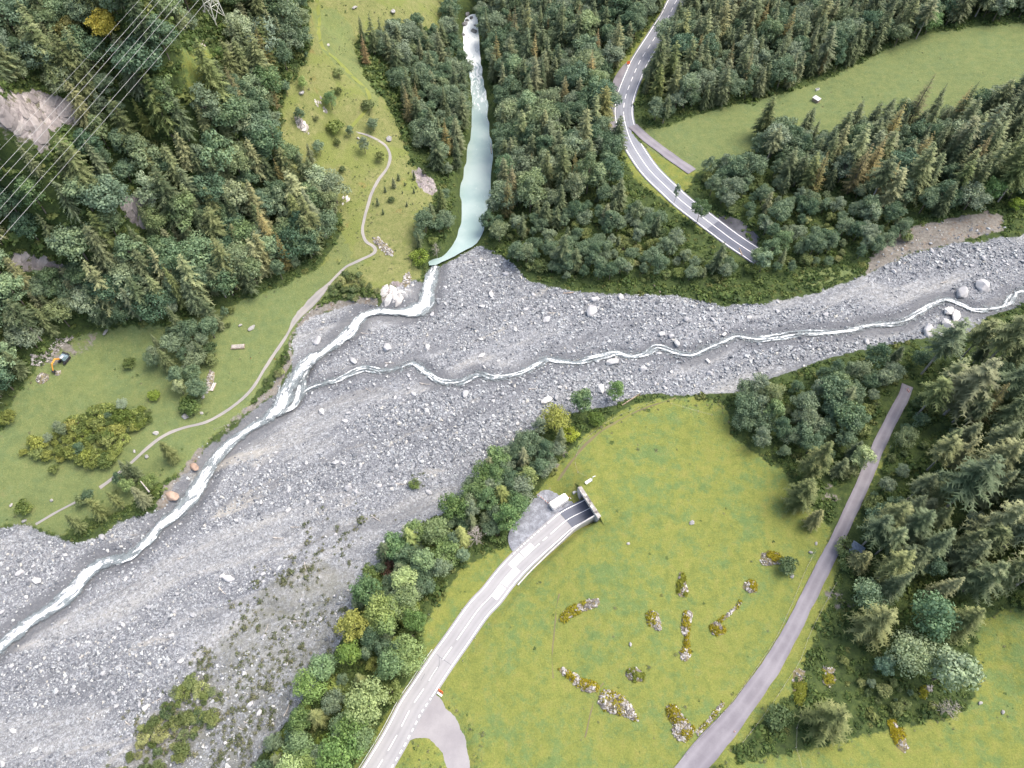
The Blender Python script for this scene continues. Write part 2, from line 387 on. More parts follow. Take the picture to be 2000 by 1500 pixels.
def carve(L, extra, depth, blend):
    global H
    zc = bilin(H, gx, gy, L[:, 0], L[:, 1])
    zc = smooth1(zc, 21)
    zc = np.minimum.accumulate(zc + 0.0)
    d, i = dist_to_line(GX, GY, L[:, :2], 14)
    half = L[i, 2] * 0.5 + extra
    w = 1 - sstep(half, half + blend, d)
    H = np.where(w > 0, H * (1 - w) + np.minimum(H, zc[i] - depth) * w, H)
    return zc - 0.15 * depth
zst = carve(Lst, 0.6, 1.0, 3.0)
zsd = carve(Lsd, 0.2, 1.0, 2.0)
zck = carve(Lck, 0.5, 0.6, 2.5)
H0 = H.copy()      # before the portal trench and the paved patches

# paved / gravel patches lying on the ground
PATCH = {
 'side_lane': [(841,1352),(852,1357),(862,1365),(868,1378),(872,1384),(890,1397),(903,1415),(915,1440),(921,1468),(923,1500),(922,1600),(864,1600),(868,1510),(862,1480),(850,1463),(841,1450),(828,1442),(814,1441),(800,1446),(785,1462),(768,1490)],
 'parking_area': [(1049,966),(1066,952),(1082,955),(1112,972),(1122,985),(1108,1000),(1090,1010),(1070,1026),(1046,1047),(1022,1068),(1003,1080),(992,1052),(1004,1022),(1030,992)],
 'layby': [(1229,118),(1215,131),(1203,148),(1196,165),(1193,200),(1188,230),(1190,255),(1205,270),(1214,273),(1209,245),(1207,222),(1208,195),(1214,170),(1224,142)],
}
patch_w = {}
for k, p in PATCH.items():
    P = np.array(p, float)
    w3 = march(P[:, 0], P[:, 1], base_h)
    patch_w[k] = w3[:, :2]
    mm = blur(inpoly(GX, GY, w3[:, :2]).astype(float), 2)
    pz = {'side_lane': (Lmain, zmain), 'parking_area': (Lmain, zmain), 'layby': (Lup, zup)}[k]
    d, i = dist_to_line(GX, GY, pz[0], 40)
    zz = pz[1][i]
    H = H * (1 - mm) + (zz - 0.22) * mm
# trench of the tunnel mouth
rel = np.stack([GX - portal_p[0], GY - portal_p[1]], 2)
al = rel[..., 0] * portal_dir[0] + rel[..., 1] * portal_dir[1]
la = -rel[..., 0] * portal_dir[1] + rel[..., 1] * portal_dir[0]
tr = (al > .4) & (al < 14.5) & (np.abs(la) < 5.2)
zport = zmain[-15]
H = np.where(tr, zport - 0.4, H)

def hgt(x, y):
    return bilin(H, gx, gy, np.asarray(x, float), np.asarray(y, float))
def hgt0(x, y):
    return bilin(H0, gx, gy, np.asarray(x, float), np.asarray(y, float))
def place(u, v, up=0.0):
    r = march(np.atleast_1d(u), np.atleast_1d(v), hgt, up)
    return Vector(r[0])

# ------------------------------------------------------------------ node helpers and materials
class NT:
    def __init__(s, name):
        s.m = bpy.data.materials.new(name); s.m.use_nodes = True
        s.t = s.m.node_tree; s.t.nodes.clear()
        s.out = s.n('ShaderNodeOutputMaterial')
        s.b = s.n('ShaderNodeBsdfPrincipled')
        s.l(s.b.outputs[0], s.out.inputs[0])
        s._co = None
    def n(s, t, **kw):
        x = s.t.nodes.new(t)
        for k, v in kw.items(): setattr(x, k, v)
        return x
    def l(s, a, b): s.t.links.new(a, b)
    def put(s, sock, v):
        if isinstance(v, bpy.types.NodeSocket): s.l(v, sock)
        elif isinstance(v, (tuple, list)) and len(v) == 3 and sock.type == 'RGBA': sock.default_value = (*v, 1)
        else: sock.default_value = v
    def pos(s):
        if s._co is None: s._co = s.n('ShaderNodeNewGeometry').outputs['Position']
        return s._co
    def objco(s): return s.n('ShaderNodeTexCoord').outputs['Object']
    def map(s, v, sc=(1, 1, 1), rot=(0, 0, 0), loc=(0, 0, 0)):
        m = s.n('ShaderNodeMapping'); s.l(v, m.inputs[0])
        m.inputs['Scale'].default_value = sc; m.inputs['Rotation'].default_value = rot; m.inputs['Location'].default_value = loc
        return m.outputs[0]
    def noise(s, scale, detail=4, rough=.55, v=None, dist=0.0):
        x = s.n('ShaderNodeTexNoise'); s.l(v or s.pos(), x.inputs['Vector'])
        x.inputs['Scale'].default_value = scale; x.inputs['Detail'].default_value = detail; x.inputs['Roughness'].default_value = rough; x.inputs['Distortion'].default_value = dist
        return x.outputs[0]
    def voro(s, scale, v=None, feature='F1', out='Distance'):
        x = s.n('ShaderNodeTexVoronoi', feature=feature); s.l(v or s.pos(), x.inputs['Vector']); x.inputs['Scale'].default_value = scale
        return x.outputs[out]
    def mr(s, v, a, b, c=0.0, d=1.0, smooth=True):
        x = s.n('ShaderNodeMapRange'); x.interpolation_type = 'SMOOTHSTEP' if smooth else 'LINEAR'
        s.put(x.inputs[0], v); x.inputs[1].default_value = a; x.inputs[2].default_value = b; x.inputs[3].default_value = c; x.inputs[4].default_value = d
        return x.outputs[0]
    def math(s, op, a, b=0.0, c=0.0):
        x = s.n('ShaderNodeMath', operation=op); s.put(x.inputs[0], a); s.put(x.inputs[1], b); s.put(x.inputs[2], c)
        return x.outputs[0]
    def mix(s, f, a, b, blend='MIX'):
        x = s.n('ShaderNodeMix', data_type='RGBA', blend_type=blend)
        s.put(x.inputs[0], f); s.put(x.inputs[6], a); s.put(x.inputs[7], b)
        return x.outputs[2]
    def ramp(s, f, stops, interp='LINEAR'):
        x = s.n('ShaderNodeValToRGB'); s.put(x.inputs[0], f); r = x.color_ramp; r.interpolation = interp
        while len(r.elements) < len(stops): r.elements.new(0.5)
        for el, (p, c) in zip(r.elements, stops): el.position = p; el.color = (*c, 1)
        return x.outputs[0]
    def attr(s, name, out='Color'):
        x = s.n('ShaderNodeAttribute'); x.attribute_name = name
        return x.outputs[out]
    def sep(s, c):
        x = s.n('ShaderNodeSeparateColor'); s.l(c, x.inputs[0]); return x.outputs
    def bump(s, h, strength=.4, dist=.3):
        x = s.n('ShaderNodeBump'); s.l(h, x.inputs['Height']); x.inputs['Strength'].default_value = strength; x.inputs['Distance'].default_value = dist
        s.l(x.outputs[0], s.b.inputs['Normal'])
    def fin(s, col, rough=.9, spec=.2):
        s.put(s.b.inputs['Base Color'], col); s.put(s.b.inputs['Roughness'], rough); s.b.inputs['Specular IOR Level'].default_value = spec
        return s.m
def plain(name, col, rough=.6, spec=.3, metal=0.0, var=.12):
    t = NT(name)
    nz = t.noise(1.6, 5, .6, t.objco())
    f = t.mr(nz, .3, .7, 1 - var, 1 + var)
    c = t.mix(1.0, col, t.n('ShaderNodeCombineColor').outputs[0], 'MIX')
    comb = t.n('ShaderNodeCombineColor')
    for k in range(3): t.l(f, comb.inputs[k])
    c = t.mix(1.0, col, comb.outputs[0], 'MULTIPLY')
    t.b.inputs['Metallic'].default_value = metal
    return t.fin(c, rough, spec)

M = {}
def ground_material():
    t = NT('ground')
    sp = t.sep(t.attr('mask')); al_ = t.attr('mask', 'Alpha')
    s2 = t.sep(t.attr('tone')); al2 = t.attr('tone', 'Alpha')
    edge = t.mr(t.noise(.45, 5, .65), .2, .8, -.38, .38, False)
    def m(v, a=.38, b=.62): return t.mr(t.math('ADD', v, edge), a, b)
    fine = t.noise(2.6, 6, .7); mid = t.noise(.35, 5, .6); big = t.noise(.045, 5, .6)
    # forest floor: leaf litter, moss, low herbs
    floor = t.ramp(t.noise(.6, 6, .7), [(.25, (.028, .038, .018)), (.5, (.052, .078, .026)), (.68, (.085, .11, .034)), (.85, (.11, .10, .05))])
    # grass
    gy_ = t.ramp(mid, [(.25, (0.138, 0.169, 0.045)), (.5, (0.198, 0.223, 0.055)), (.75, (0.244, 0.240, 0.069))])
    gg_ = t.ramp(mid, [(.25, (0.101, 0.162, 0.057)), (.55, (0.138, 0.201, 0.069)), (.8, (0.175, 0.211, 0.075))])
    pat = t.math('ADD', t.math('MULTIPLY', big, .40), t.math('MULTIPLY', t.noise(.20, 6, .78), .8))
    grass = t.mix(t.mr(pat, .56, .72), gy_, gg_)
    grass = t.mix(t.mr(t.noise(.33, 6, .8), .57, .72, 0, .55), grass, (.125, .19, .075))
    grass = t.mix(t.mr(t.noise(.42, 6, .8, t.map(t.pos(), (1, 1, 1), loc=(40, 3, 0))), .58, .76, 0, .6), grass, (.26, .20, .05))
    lush = t.ramp(mid, [(.25, (0.106, 0.147, 0.069)), (.55, (0.143, 0.184, 0.083)), (.8, (0.170, 0.196, 0.094))])
    grass = t.mix(t.mr(t.math('ADD', s2[0], edge), .3, .7, 0, .75), grass, lush)
    dry = t.ramp(t.noise(.5, 6, .7), [(.25, (.120, .145, .050)), (.5, (.190, .205, .078)), (.75, (.265, .25, .115))])
    dry = t.mix(t.mr(t.noise(.07, 4, .6), .48, .62, 0, .7), dry, (.165, .20, .055))
    dry = t.mix(t.mr(t.noise(.11, 4, .65, t.map(t.pos(), (1, 1, 1), loc=(9, 70, 0))), .62, .74, 0, .55), dry, (.24, .165, .06))
    grass = t.mix(t.math('MULTIPLY', m(s2[1]), t.mr(s2[0], .2, .8, 1, .25)), grass, dry)
    grass = t.mix(t.mr(fine, .28, .66, .5, 0), grass, (.07, .09, .025))
    grass = t.mix(t.mr(t.voro(.55, out='Distance'), .14, .04, 0, .5), grass, (.07, .085, .03))
    grass = t.mix(t.mr(t.noise(1.4, 5, .75), .56, .74, 0, .5), grass, (.31, .30, .10))
    grass = t.mix(t.mr(t.noise(3.8, 3, .5), .66, .74, 0, .35), grass, (.34, .32, .13))
    # gravel
    vec = t.map(t.pos(), (1, 1, .3), rot=(0, 0, -math.atan2(fd[1], fd[0])))
    vs = t.map(vec, (.020, .16, .1))
    st = t.noise(1.0, 6, .62, vs, .6)
    st2 = t.noise(1.0, 6, .65, t.map(vec, (.05, .42, .1)), .8)
    grav = t.ramp(st, [(.30, (0.091, 0.097, 0.108)), (.44, (0.167, 0.176, 0.190)), (.57, (0.263, 0.272, 0.280)), (.74, (0.368, 0.366, 0.340))])
    grav = t.mix(t.mr(st2, .38, .66, .55, 0), grav, (0.158, 0.166, 0.182))
    cf = t.attr('coarse', 'Fac')
    grav = t.mix(t.mr(cf, .45, .95, 0, .55), grav, (0.158, 0.166, 0.182))
    tan = t.ramp(t.noise(1.0, 6, .65, t.map(vec, (.035, .22, .1), loc=(7, 2, 0)), .9), [(.3, (0.191, 0.200, 0.210)), (.5, (0.277, 0.282, 0.278)), (.7, (0.358, 0.346, 0.310))])
    grav = t.mix(t.mr(cf, .40, .05, 0, .65), grav, tan)
    rid = t.noise(1.0, 4, .6, t.map(vec, (0.017, 0.084, 0.100), loc=(31, 12, 0)), 1.0)
    rl = t.math('ABSOLUTE', t.math('SUBTRACT', rid, .5))
    grav = t.mix(t.mr(rl, .002, .014, .5, 0), grav, (0.119, 0.127, 0.140))
    grav = t.mix(t.mr(t.math('ADD', t.attr('chan', 'Fac'), t.math('MULTIPLY', t.math('SUBTRACT', fine, .5), .6)), .35, .9, 0, .6), grav, (0.119, 0.126, 0.135))
    peb = t.voro(1.5, out='Color'); pebg = t.math('ADD', t.sep(peb)[0], 0.0)
    grav = t.mix(t.mr(pebg, .70, .98, 0, .5), grav, (0.430, 0.455, 0.475))
    grav = t.mix(t.mr(pebg, .28, .02, 0, .5), grav, (0.096, 0.104, 0.118))
    peb2 = t.sep(t.voro(3.6, out='Color'))[0]
    grav = t.mix(t.mr(peb2, .60, .98, 0, .42), grav, (0.458, 0.480, 0.490))
    grav = t.mix(t.mr(peb2, .4, .02, 0, .42), grav, (0.105, 0.114, 0.130))
    grav = t.mix(t.mr(s2[2], .2, .9, 0, .75), grav, (0.113, 0.119, 0.130))       # fresh wet silt beside the water
    sand = t.mr(t.noise(1.0, 5, .6, t.map(vec, (0.029, 0.129, 0.100), loc=(3, 9, 0)), .5), .60, .74, 0, .55)
    grav = t.mix(sand, grav, (0.411, 0.391, 0.335))
    moss = t.mr(t.math('ADD', t.math('MULTIPLY', al2, .50), t.math('MULTIPLY', t.noise(.30, 6, .75), .75)), .70, 1.0, 0, .6)
    grav = t.mix(moss, grav, t.ramp(fine, [(.3, (.10, .105, .075)), (.7, (0.191, 0.193, 0.150))]))
    dirt = t.ramp(t.noise(.9, 6, .7), [(.25, (.095, .09, .078)), (.5, (.185, .173, .152)), (.75, (.28, .268, .245))])
    dirt = t.mix(t.mr(t.noise(.35, 4, .6), .54, .68, 0, .35), dirt, (.19, .115, .06))
    rk = t.noise(1.0, 7, .72, t.map(t.pos(), (.55, .18, .3), rot=(0, 0, .7)), .8)
    rock = t.ramp(rk, [(.30, (.09, .08, .08)), (.45, (.23, .205, .205)), (.58, (.38, .345, .335)), (.74, (.56, .52, .50))])
    rock = t.mix(t.mr(t.noise(.4, 5, .7), .50, .62, 0, .8), rock, (.085, .095, .03))
    col = t.mix(m(sp[1]), floor, grass)
    col = t.mix(t.mr(t.math('ADD', al_, t.mr(t.noise(.28, 6, .7, t.map(t.pos(), (1, 1, 1), loc=(5, 50, 0))), .25, .75, -.7, .5, False)), .38, .62), col, dirt)
    col = t.mix(m(sp[2]), col, rock)
    col = t.mix(m(sp[0]), col, grav)
    hb = t.math('ADD', t.math('MULTIPLY', fine, .5), t.math('MULTIPLY', t.noise(1.2, 5, .7), .8))
    t.bump(hb, .55, .5)
    return t.fin(col, .95, .15)
M['ground'] = ground_material()

def asphalt(name, c0, c1, seed):
    t = NT(name)
    a = t.noise(.12, 5, .6, t.map(t.pos(), loc=(seed, seed, 0))); b = t.noise(3.0, 4, .7)
    c = t.mix(t.mr(a, .35, .65), c0, c1)
    c = t.mix(t.mr(b, .3, .75, .22, 0), c, tuple(x * .75 for x in c0))
    c = t.mix(t.mr(t.noise(.9, 5, .75), .60, .70, 0, .22), c, tuple(x * .6 for x in c0))
    # worn wheel lanes run along the carriageway
    w = t.attr('lane', 'Fac')
    c = t.mix(t.math('MULTIPLY', w, .45), c, tuple(min(1, x * 1.25) for x in c1))
    return t.fin(c, .85, .25)
M['road'] = asphalt('asphalt_pale', (.26, .26, .27), (.305, .305, .31), 3)
M['road_new'] = asphalt('asphalt_new', (.095, .103, .13), (.125, .135, .165), 9)  # dark asphalt: shade painted on the tunnel ends of the roads, also crack seals
M['road_up'] = asphalt('asphalt_grey', (.185, .197, .228), (.235, .247, .275), 20)
M['track'] = asphalt('track_gravel', (.165, .155, .175), (.235, .225, .245), 33)
M['lane'] = asphalt('lane_gravel', (.245, .235, .245), (.305, .295, .30), 41)
M['path'] = asphalt('path_gravel', (.23, .225, .22), (.31, .295, .27), 51)
M['trail'] = asphalt('trodden_soil', (.13, .11, .07), (.17, .16, .07), 71)
M['grass_track'] = asphalt('grass_track', (.15, .19, .045), (.21, .225, .06), 61)
M['paint'] = plain('road_paint', (.86, .86, .85), .6, .2, 0, .06)
def parking_mat():
    t = NT('parking_gravel')
    c = t.ramp(t.noise(.5, 6, .7), [(.3, (.12, .125, .14)), (.5, (.21, .225, .255)), (.68, (.34, .36, .40)), (.82, (.52, .51, .49))])
    c = t.mix(t.mr(t.voro(2.2, out='Distance'), .1, .6, .35, 0), c, (.10, .105, .12))
    t.bump(t.noise(2.2, 5, .7), .5, .3)
    return t.fin(c, .9, .2)
M['parking'] = parking_mat()
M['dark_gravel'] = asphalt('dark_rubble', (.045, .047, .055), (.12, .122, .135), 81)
M['concrete'] = plain('concrete', (.44, .435, .42), .85, .2, 0, .15)
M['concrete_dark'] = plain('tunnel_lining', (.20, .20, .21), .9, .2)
M['white'] = plain('white_panel', (.82, .81, .77), .45, .4, 0, .04)
M['white_side'] = plain('white_wall', (.70, .69, .64), .5, .4, 0, .05)
M['seam'] = plain('dark_seam', (.10, .085, .06), .6)
M['red'] = plain('red_paint', (.52, .085, .045), .5)
M['orange'] = plain('orange_cover', (.80, .16, .035), .6, .2)
M['salmon'] = plain('salmon_plastic', (.80, .23, .15), .5)
M['steel'] = plain('galvanised_steel', (.50, .52, .52), .45, .5, .4)
M['lattice'] = plain('lattice_steel', (.70, .71, .64), .6, .4, .1, .08)
M['wire'] = plain('aluminium_wire', (.43, .44, .43), .5, .4, .2, .05)
M['dark'] = plain('dark_rubber', (.035, .035, .04), .7)
M['yellow'] = plain('orange_yellow_paint', (.72, .33, .06), .5)
M['cab'] = plain('blue_grey_cab', (.22, .30, .36), .35, .5)
M['glass'] = plain('cab_glass', (.05, .07, .085), .08, .6)
M['wood'] = plain('weathered_wood', (.34, .27, .21), .85, .2, 0, .3)
M['greywood'] = plain('grey_wood', (.42, .39, .35), .85, .2, 0, .3)
M['roof_blue'] = plain('blue_grey_sheet', (.22, .27, .33), .5, .4, .1, .15)
M['roof_pale'] = plain('pale_sheet', (.60, .60, .64), .5, .4, .1, .15)

def lake_mat():
    t = NT('glacial_water')
    a = t.noise(.05, 4, .6)
    c = t.mix(t.mr(a, .35, .65), (.265, .365, .352), (.35, .435, .42))
    # milky foam carried in from the rapids, strongest up river
    sepp = t.n('ShaderNodeSeparateXYZ'); t.l(t.pos(), sepp.inputs[0])
    up = t.mr(sepp.outputs[1], 300, 372, 0, 1, False)
    f1 = t.noise(1.0, 7, .7, t.map(t.pos(), (.5, .16, 1)), 1.2)
    foam = t.mr(t.math('ADD', f1, t.math('MULTIPLY', up, .36)), .62, .80)
    c = t.mix(foam, c, (.80, .85, .85))
    t.bump(t.noise(1.3, 3, .5), .06, .2)
    return t.fin(c, t.mr(foam, 0, 1, .10, .6), .5)
M['lake'] = lake_mat()
def stream_mat():
    t = NT('white_water')
    uv = t.n('ShaderNodeUVMap'); uv.uv_map = 'flow'
    v = uv.outputs[0]
    a = t.noise(1.0, 7, .70, t.map(v, (.17, .62, 1)), 1.3)
    b = t.noise(1.0, 6, .72, t.map(v, (.55, 1.5, 1), loc=(13, 4, 0)), .8)
    core = t.attr('core', 'Fac')
    a1 = t.mr(a, .36, .64, 0, 1, False); b1 = t.mr(b, .36, .64, 0, 1, False)
    mixn = t.math('ADD', t.math('MULTIPLY', a1, .55), t.math('MULTIPLY', b1, .45))
    foam = t.mr(t.math('ADD', mixn, t.math('MULTIPLY', core, .60)), .80, 1.08)
    water = t.ramp(t.noise(.5, 5, .65), [(.3, (.105, .122, .132)), (.5, (.165, .195, .205)), (.7, (.235, .275, .285))])
    c = t.mix(foam, water, (.84, .86, .88))
    t.bump(mixn, .5, .4)
    t.fin(c, t.mr(foam, 0, 1, .22, .8), .35)
    # the shallow edge lets the stones of the bed show through
    al_ = t.mr(t.math('ADD', t.attr('wet', 'Fac'), t.math('MULTIPLY', t.math('SUBTRACT', b1, .5), .6)), .12, .45)
    tr_ = t.n('ShaderNodeBsdfTransparent'); ms = t.n('ShaderNodeMixShader')
    t.l(al_, ms.inputs[0]); t.l(tr_.outputs[0], ms.inputs[1]); t.l(t.b.outputs[0], ms.inputs[2]); t.l(ms.outputs[0], t.out.inputs[0])
    return t.m
M['stream'] = stream_mat()

def leaf_mat(name, stops, gloss=.25, shade=.35):
    t = NT(name)
    oi = t.n('ShaderNodeObjectInfo')
    c = t.ramp(oi.outputs['Random'], stops)
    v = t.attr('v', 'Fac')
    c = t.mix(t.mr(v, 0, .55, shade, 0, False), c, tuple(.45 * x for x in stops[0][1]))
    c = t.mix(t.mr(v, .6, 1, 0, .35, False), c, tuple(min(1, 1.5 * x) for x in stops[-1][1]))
    c = t.mix(1.0, c, oi.outputs['Color'], 'MULTIPLY')
    t.fin(c, .55, gloss)
    tr_ = t.n('ShaderNodeBsdfTranslucent'); t.l(c, tr_.inputs[0])
    ms = t.n('ShaderNodeMixShader'); ms.inputs[0].default_value = .30
    t.l(t.b.outputs[0], ms.inputs[1]); t.l(tr_.outputs[0], ms.inputs[2]); t.l(ms.outputs[0], t.out.inputs[0])
    return t.m
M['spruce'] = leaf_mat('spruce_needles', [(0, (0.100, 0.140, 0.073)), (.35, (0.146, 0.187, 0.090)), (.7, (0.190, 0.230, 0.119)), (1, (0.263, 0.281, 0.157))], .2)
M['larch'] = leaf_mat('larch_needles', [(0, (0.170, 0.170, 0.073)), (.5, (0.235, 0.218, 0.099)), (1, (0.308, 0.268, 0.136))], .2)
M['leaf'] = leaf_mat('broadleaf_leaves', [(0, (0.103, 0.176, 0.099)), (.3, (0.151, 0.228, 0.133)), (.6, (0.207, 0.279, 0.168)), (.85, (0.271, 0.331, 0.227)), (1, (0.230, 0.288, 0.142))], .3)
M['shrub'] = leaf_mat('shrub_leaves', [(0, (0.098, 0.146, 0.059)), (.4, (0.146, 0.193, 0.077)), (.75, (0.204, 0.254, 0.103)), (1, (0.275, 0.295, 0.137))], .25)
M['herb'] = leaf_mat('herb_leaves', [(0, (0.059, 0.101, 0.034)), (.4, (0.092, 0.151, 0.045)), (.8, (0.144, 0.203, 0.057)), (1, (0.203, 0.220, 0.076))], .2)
M['tuft'] = leaf_mat('dry_tuft_leaves', [(0, (.105, .135, .065)), (.5, (.15, .175, .09)), (1, (.22, .215, .13))], .15)
M['bark'] = plain('bark', (.17, .145, .125), .9, .1, 0, .3)
M['bark_pale'] = plain('pale_bark', (.36, .33, .30), .85, .1, 0, .25)

def stone_mat(name, stops, lich=.0):
    t = NT(name)
    oi = t.n('ShaderNodeObjectInfo')
    c = t.ramp(oi.outputs['Random'], stops)
    nz = t.noise(.9, 6, .7, t.objco())
    f = t.mr(nz, .3, .7, .72, 1.15); cb = t.n('ShaderNodeCombineColor')
    for k in range(3): t.l(f, cb.inputs[k])
    c = t.mix(1.0, c, cb.outputs[0], 'MULTIPLY')
    if lich: c = t.mix(t.mr(t.noise(1.4, 4, .6, t.objco()), .5, .62, 0, lich), c, (.30, .25, .03))
    c = t.mix(1.0, c, oi.outputs['Color'], 'MULTIPLY')
    t.bump(t.noise(2.5, 5, .7, t.objco()), .35, .15)
    return t.fin(c, .85, .25)
GREYS = [(0, (0.105, 0.114, 0.130)), (.25, (0.191, 0.207, 0.225)), (.5, (0.282, 0.300, 0.318)), (.75, (0.372, 0.393, 0.405)), (.92, (0.506, 0.532, 0.535)), (1, (0.439, 0.423, 0.375))]
M['stone'] = stone_mat('river_stone', GREYS)
M['boulder'] = stone_mat('boulder_rock', [(0, (.34, .35, .365)), (.5, (.44, .445, .455)), (1, (.56, .555, .54))])
M['orange_rock'] = stone_mat('iron_stained_rock', [(0, (.33, .24, .185)), (1, (.40, .30, .235))])
M['field_stone'] = stone_mat('field_stone', [(0, (.22, .20, .18)), (.5, (.42, .39, .36)), (1, (.66, .64, .60))])
M['moss'] = leaf_mat('yellow_moss', [(0, (.30, .26, .025)), (.4, (.40, .34, .03)), (.7, (.30, .30, .04)), (1, (.19, .23, .045))], .1)
M['cliff'] = stone_mat('cliff_rock', [(0, (.19, .172, .172)), (.5, (.27, .245, .24)), (1, (.37, .34, .33))])
M['white_rock'] = stone_mat('fresh_broken_rock', [(0, (.48, .465, .44)), (1, (.62, .605, .58))])

# ------------------------------------------------------------------ object helpers
def add_mesh(name, V, Fc, mats=(), parent=None, smooth=False):
    me = bpy.data.meshes.new(name)
    me.from_pydata([tuple(map(float, v)) for v in V], [], [tuple(map(int, f)) for f in Fc])
    for m in (mats if isinstance(mats, (list, tuple)) else [mats]): me.materials.append(m)
    if smooth: me.polygons.foreach_set('use_smooth', [True] * len(me.polygons))
    o = bpy.data.objects.new(name, me); COL.objects.link(o)
    if parent: o.parent = parent
    return o
def obj(name, me, parent=None):
    o = bpy.data.objects.new(name, me); COL.objects.link(o)
    if parent: o.parent = parent
    return o
def tag(o, label=None, cat=None, group=None, kind=None):
    if label: o['label'] = label
    if cat: o['category'] = cat
    if group: o['group'] = group
    if kind: o['kind'] = kind
    return o
def empty(name, loc, label, cat, group=None, rz=0.0):
    o = bpy.data.objects.new(name, None); COL.objects.link(o)
    o.location = loc; o.rotation_euler = (0, 0, rz); o.empty_display_size = .5
    return tag(o, label, cat, group)
class MB:
    def __init__(s): s.v = []; s.f = []
    def box(s, c, d, R=None):
        i = len(s.v); c = Vector(c)
        for z in (-.5, .5):
            for y in (-.5, .5):
                for x in (-.5, .5):
                    p = Vector((x * d[0], y * d[1], z * d[2]))
                    if R is not None: p = R @ p
                    s.v.append(tuple(c + p))
        for q in ((0,2,3,1),(4,5,7,6),(0,1,5,4),(2,6,7,3),(0,4,6,2),(1,3,7,5)): s.f.append(tuple(i + k for k in q))
        return s
    def tube(s, pts, rad, n=6, cap=True):
        pts = [Vector(p) for p in pts]
        rads = rad if isinstance(rad, (list, tuple)) else [rad] * len(pts)
        i0 = len(s.v)
        for k, p in enumerate(pts):
            d = (pts[min(k + 1, len(pts) - 1)] - pts[max(k - 1, 0)]).normalized()
            a = d.cross(Vector((0, 0, 1)) if abs(d.z) < .9 else Vector((1, 0, 0))).normalized(); b = d.cross(a)
            for j in range(n):
                t = 2 * math.pi * j / n
                s.v.append(tuple(p + (a * math.cos(t) + b * math.sin(t)) * rads[k]))
        for k in range(len(pts) - 1):
            for j in range(n):
                a = i0 + k * n + j; b = i0 + k * n + (j + 1) % n
                s.f.append((a, a + n, b + n, b))
        if cap:
            s.f.append(tuple(i0 + j for j in range(n))); e_ = i0 + (len(pts) - 1) * n
            s.f.append(tuple(e_ + n - 1 - j for j in range(n)))
        return s
    def build(s, name, mat, parent=None, smooth=False): return add_mesh(name, s.v, s.f, mat, parent, smooth)

# ------------------------------------------------------------------ ground sheet, split by what covers it
for m in (m_bed, m_grass): pass
mk_bed = blur(m_bed, 2); mk_grass = blur(m_grass, 4); mk_rock = blur(m_rock, 1); mk_dirt = blur(m_dirt, 1)
dwet1, iw1 = dist_to_line(GX, GY, Lst[:, :2], 14); dwet2, iw2 = dist_to_line(GX, GY, Lck[:, :2], 14)
wet = np.maximum(1 - sstep(1.0, 7.0, dwet1 - Lst[iw1, 2] * .5), .9 * (1 - sstep(1.0, 8.0, dwet2 - Lck[iw2, 2] * .5)))
wet *= (0.55 + 0.9 * fbm(GX / 14, GY / 14, 77, 3)) 
wet = np.clip(np.maximum(wet, sstep(.62, .74, 1 - streak) * .6), 0, 1)
NYg, NXg = H.shape
Vg = np.stack([GX, GY, H], 2).reshape(-1, 3)
dhx = np.gradient(H, gx, axis=1); dhy = np.gradient(H, gy, axis=0)
Nn = np.stack([-dhx, -dhy, np.ones_like(H)], 2); Nn /= np.linalg.norm(Nn, axis=2, keepdims=True); Nn = Nn.reshape(-1, 3)
a_mask = np.stack([mk_bed, mk_grass, mk_rock, mk_dirt], 2).reshape(-1, 4)
a_tone = np.stack([blur(m_leftm, 2), blur(m_slope, 4), wet, blur(m_scrub, 6)], 2).reshape(-1, 4)
jj, ii = np.meshgrid(np.arange(NYg - 1), np.arange(NXg - 1), indexing='ij')
q0 = (jj * NXg + ii).ravel()
Q = np.stack([q0, q0 + 1, q0 + NXg + 1, q0 + NXg], 1)
cls = np.zeros(NYg * NXg, int)                         # 0 forest floor
steep = (np.sqrt(dhx ** 2 + dhy ** 2) > .42).ravel()
gmask = a_mask[:, 1] > .5
cls[(GX < -20).ravel() & (GY > 190).ravel() & (base_h(GX, GY) > 6).ravel()] = 1        # hillside
cls[gmask] = 2
cls[a_mask[:, 0] > .5] = 3
cls[(m_lake > .5).ravel()] = 4
fc = cls[q0]
for c, nm in enumerate(('forest_floor', 'hillside', 'meadow', 'river_bed', 'lake_bed')):
    q = Q[fc == c]
    used, inv = np.unique(q, return_inverse=True)
    me = bpy.data.meshes.new(nm)
    me.vertices.add(len(used)); me.vertices.foreach_set('co', Vg[used].ravel())
    me.loops.add(q.size); me.loops.foreach_set('vertex_index', inv.ravel().astype(np.int32))
    me.polygons.add(len(q)); me.polygons.foreach_set('loop_start', np.arange(0, q.size, 4, dtype=np.int32))
    me.polygons.foreach_set('use_smooth', np.ones(len(q), bool))
    for an, arr in (('mask', a_mask), ('tone', a_tone)):
        at = me.attributes.new(an, 'FLOAT_COLOR', 'POINT'); at.data.foreach_set('color', arr[used].astype(np.float32).ravel())
    at = me.attributes.new('coarse', 'FLOAT', 'POINT'); at.data.foreach_set('value', cfield.reshape(-1)[used].astype(np.float32))
    at = me.attributes.new('chan', 'FLOAT', 'POINT'); at.data.foreach_set('value', chan.reshape(-1)[used].astype(np.float32))
    me.update(); me.validate()
    me.normals_split_custom_set_from_vertices(Nn[used].tolist())
    me.materials.append(M['ground'])
    tag(obj(nm, me), kind='structure')

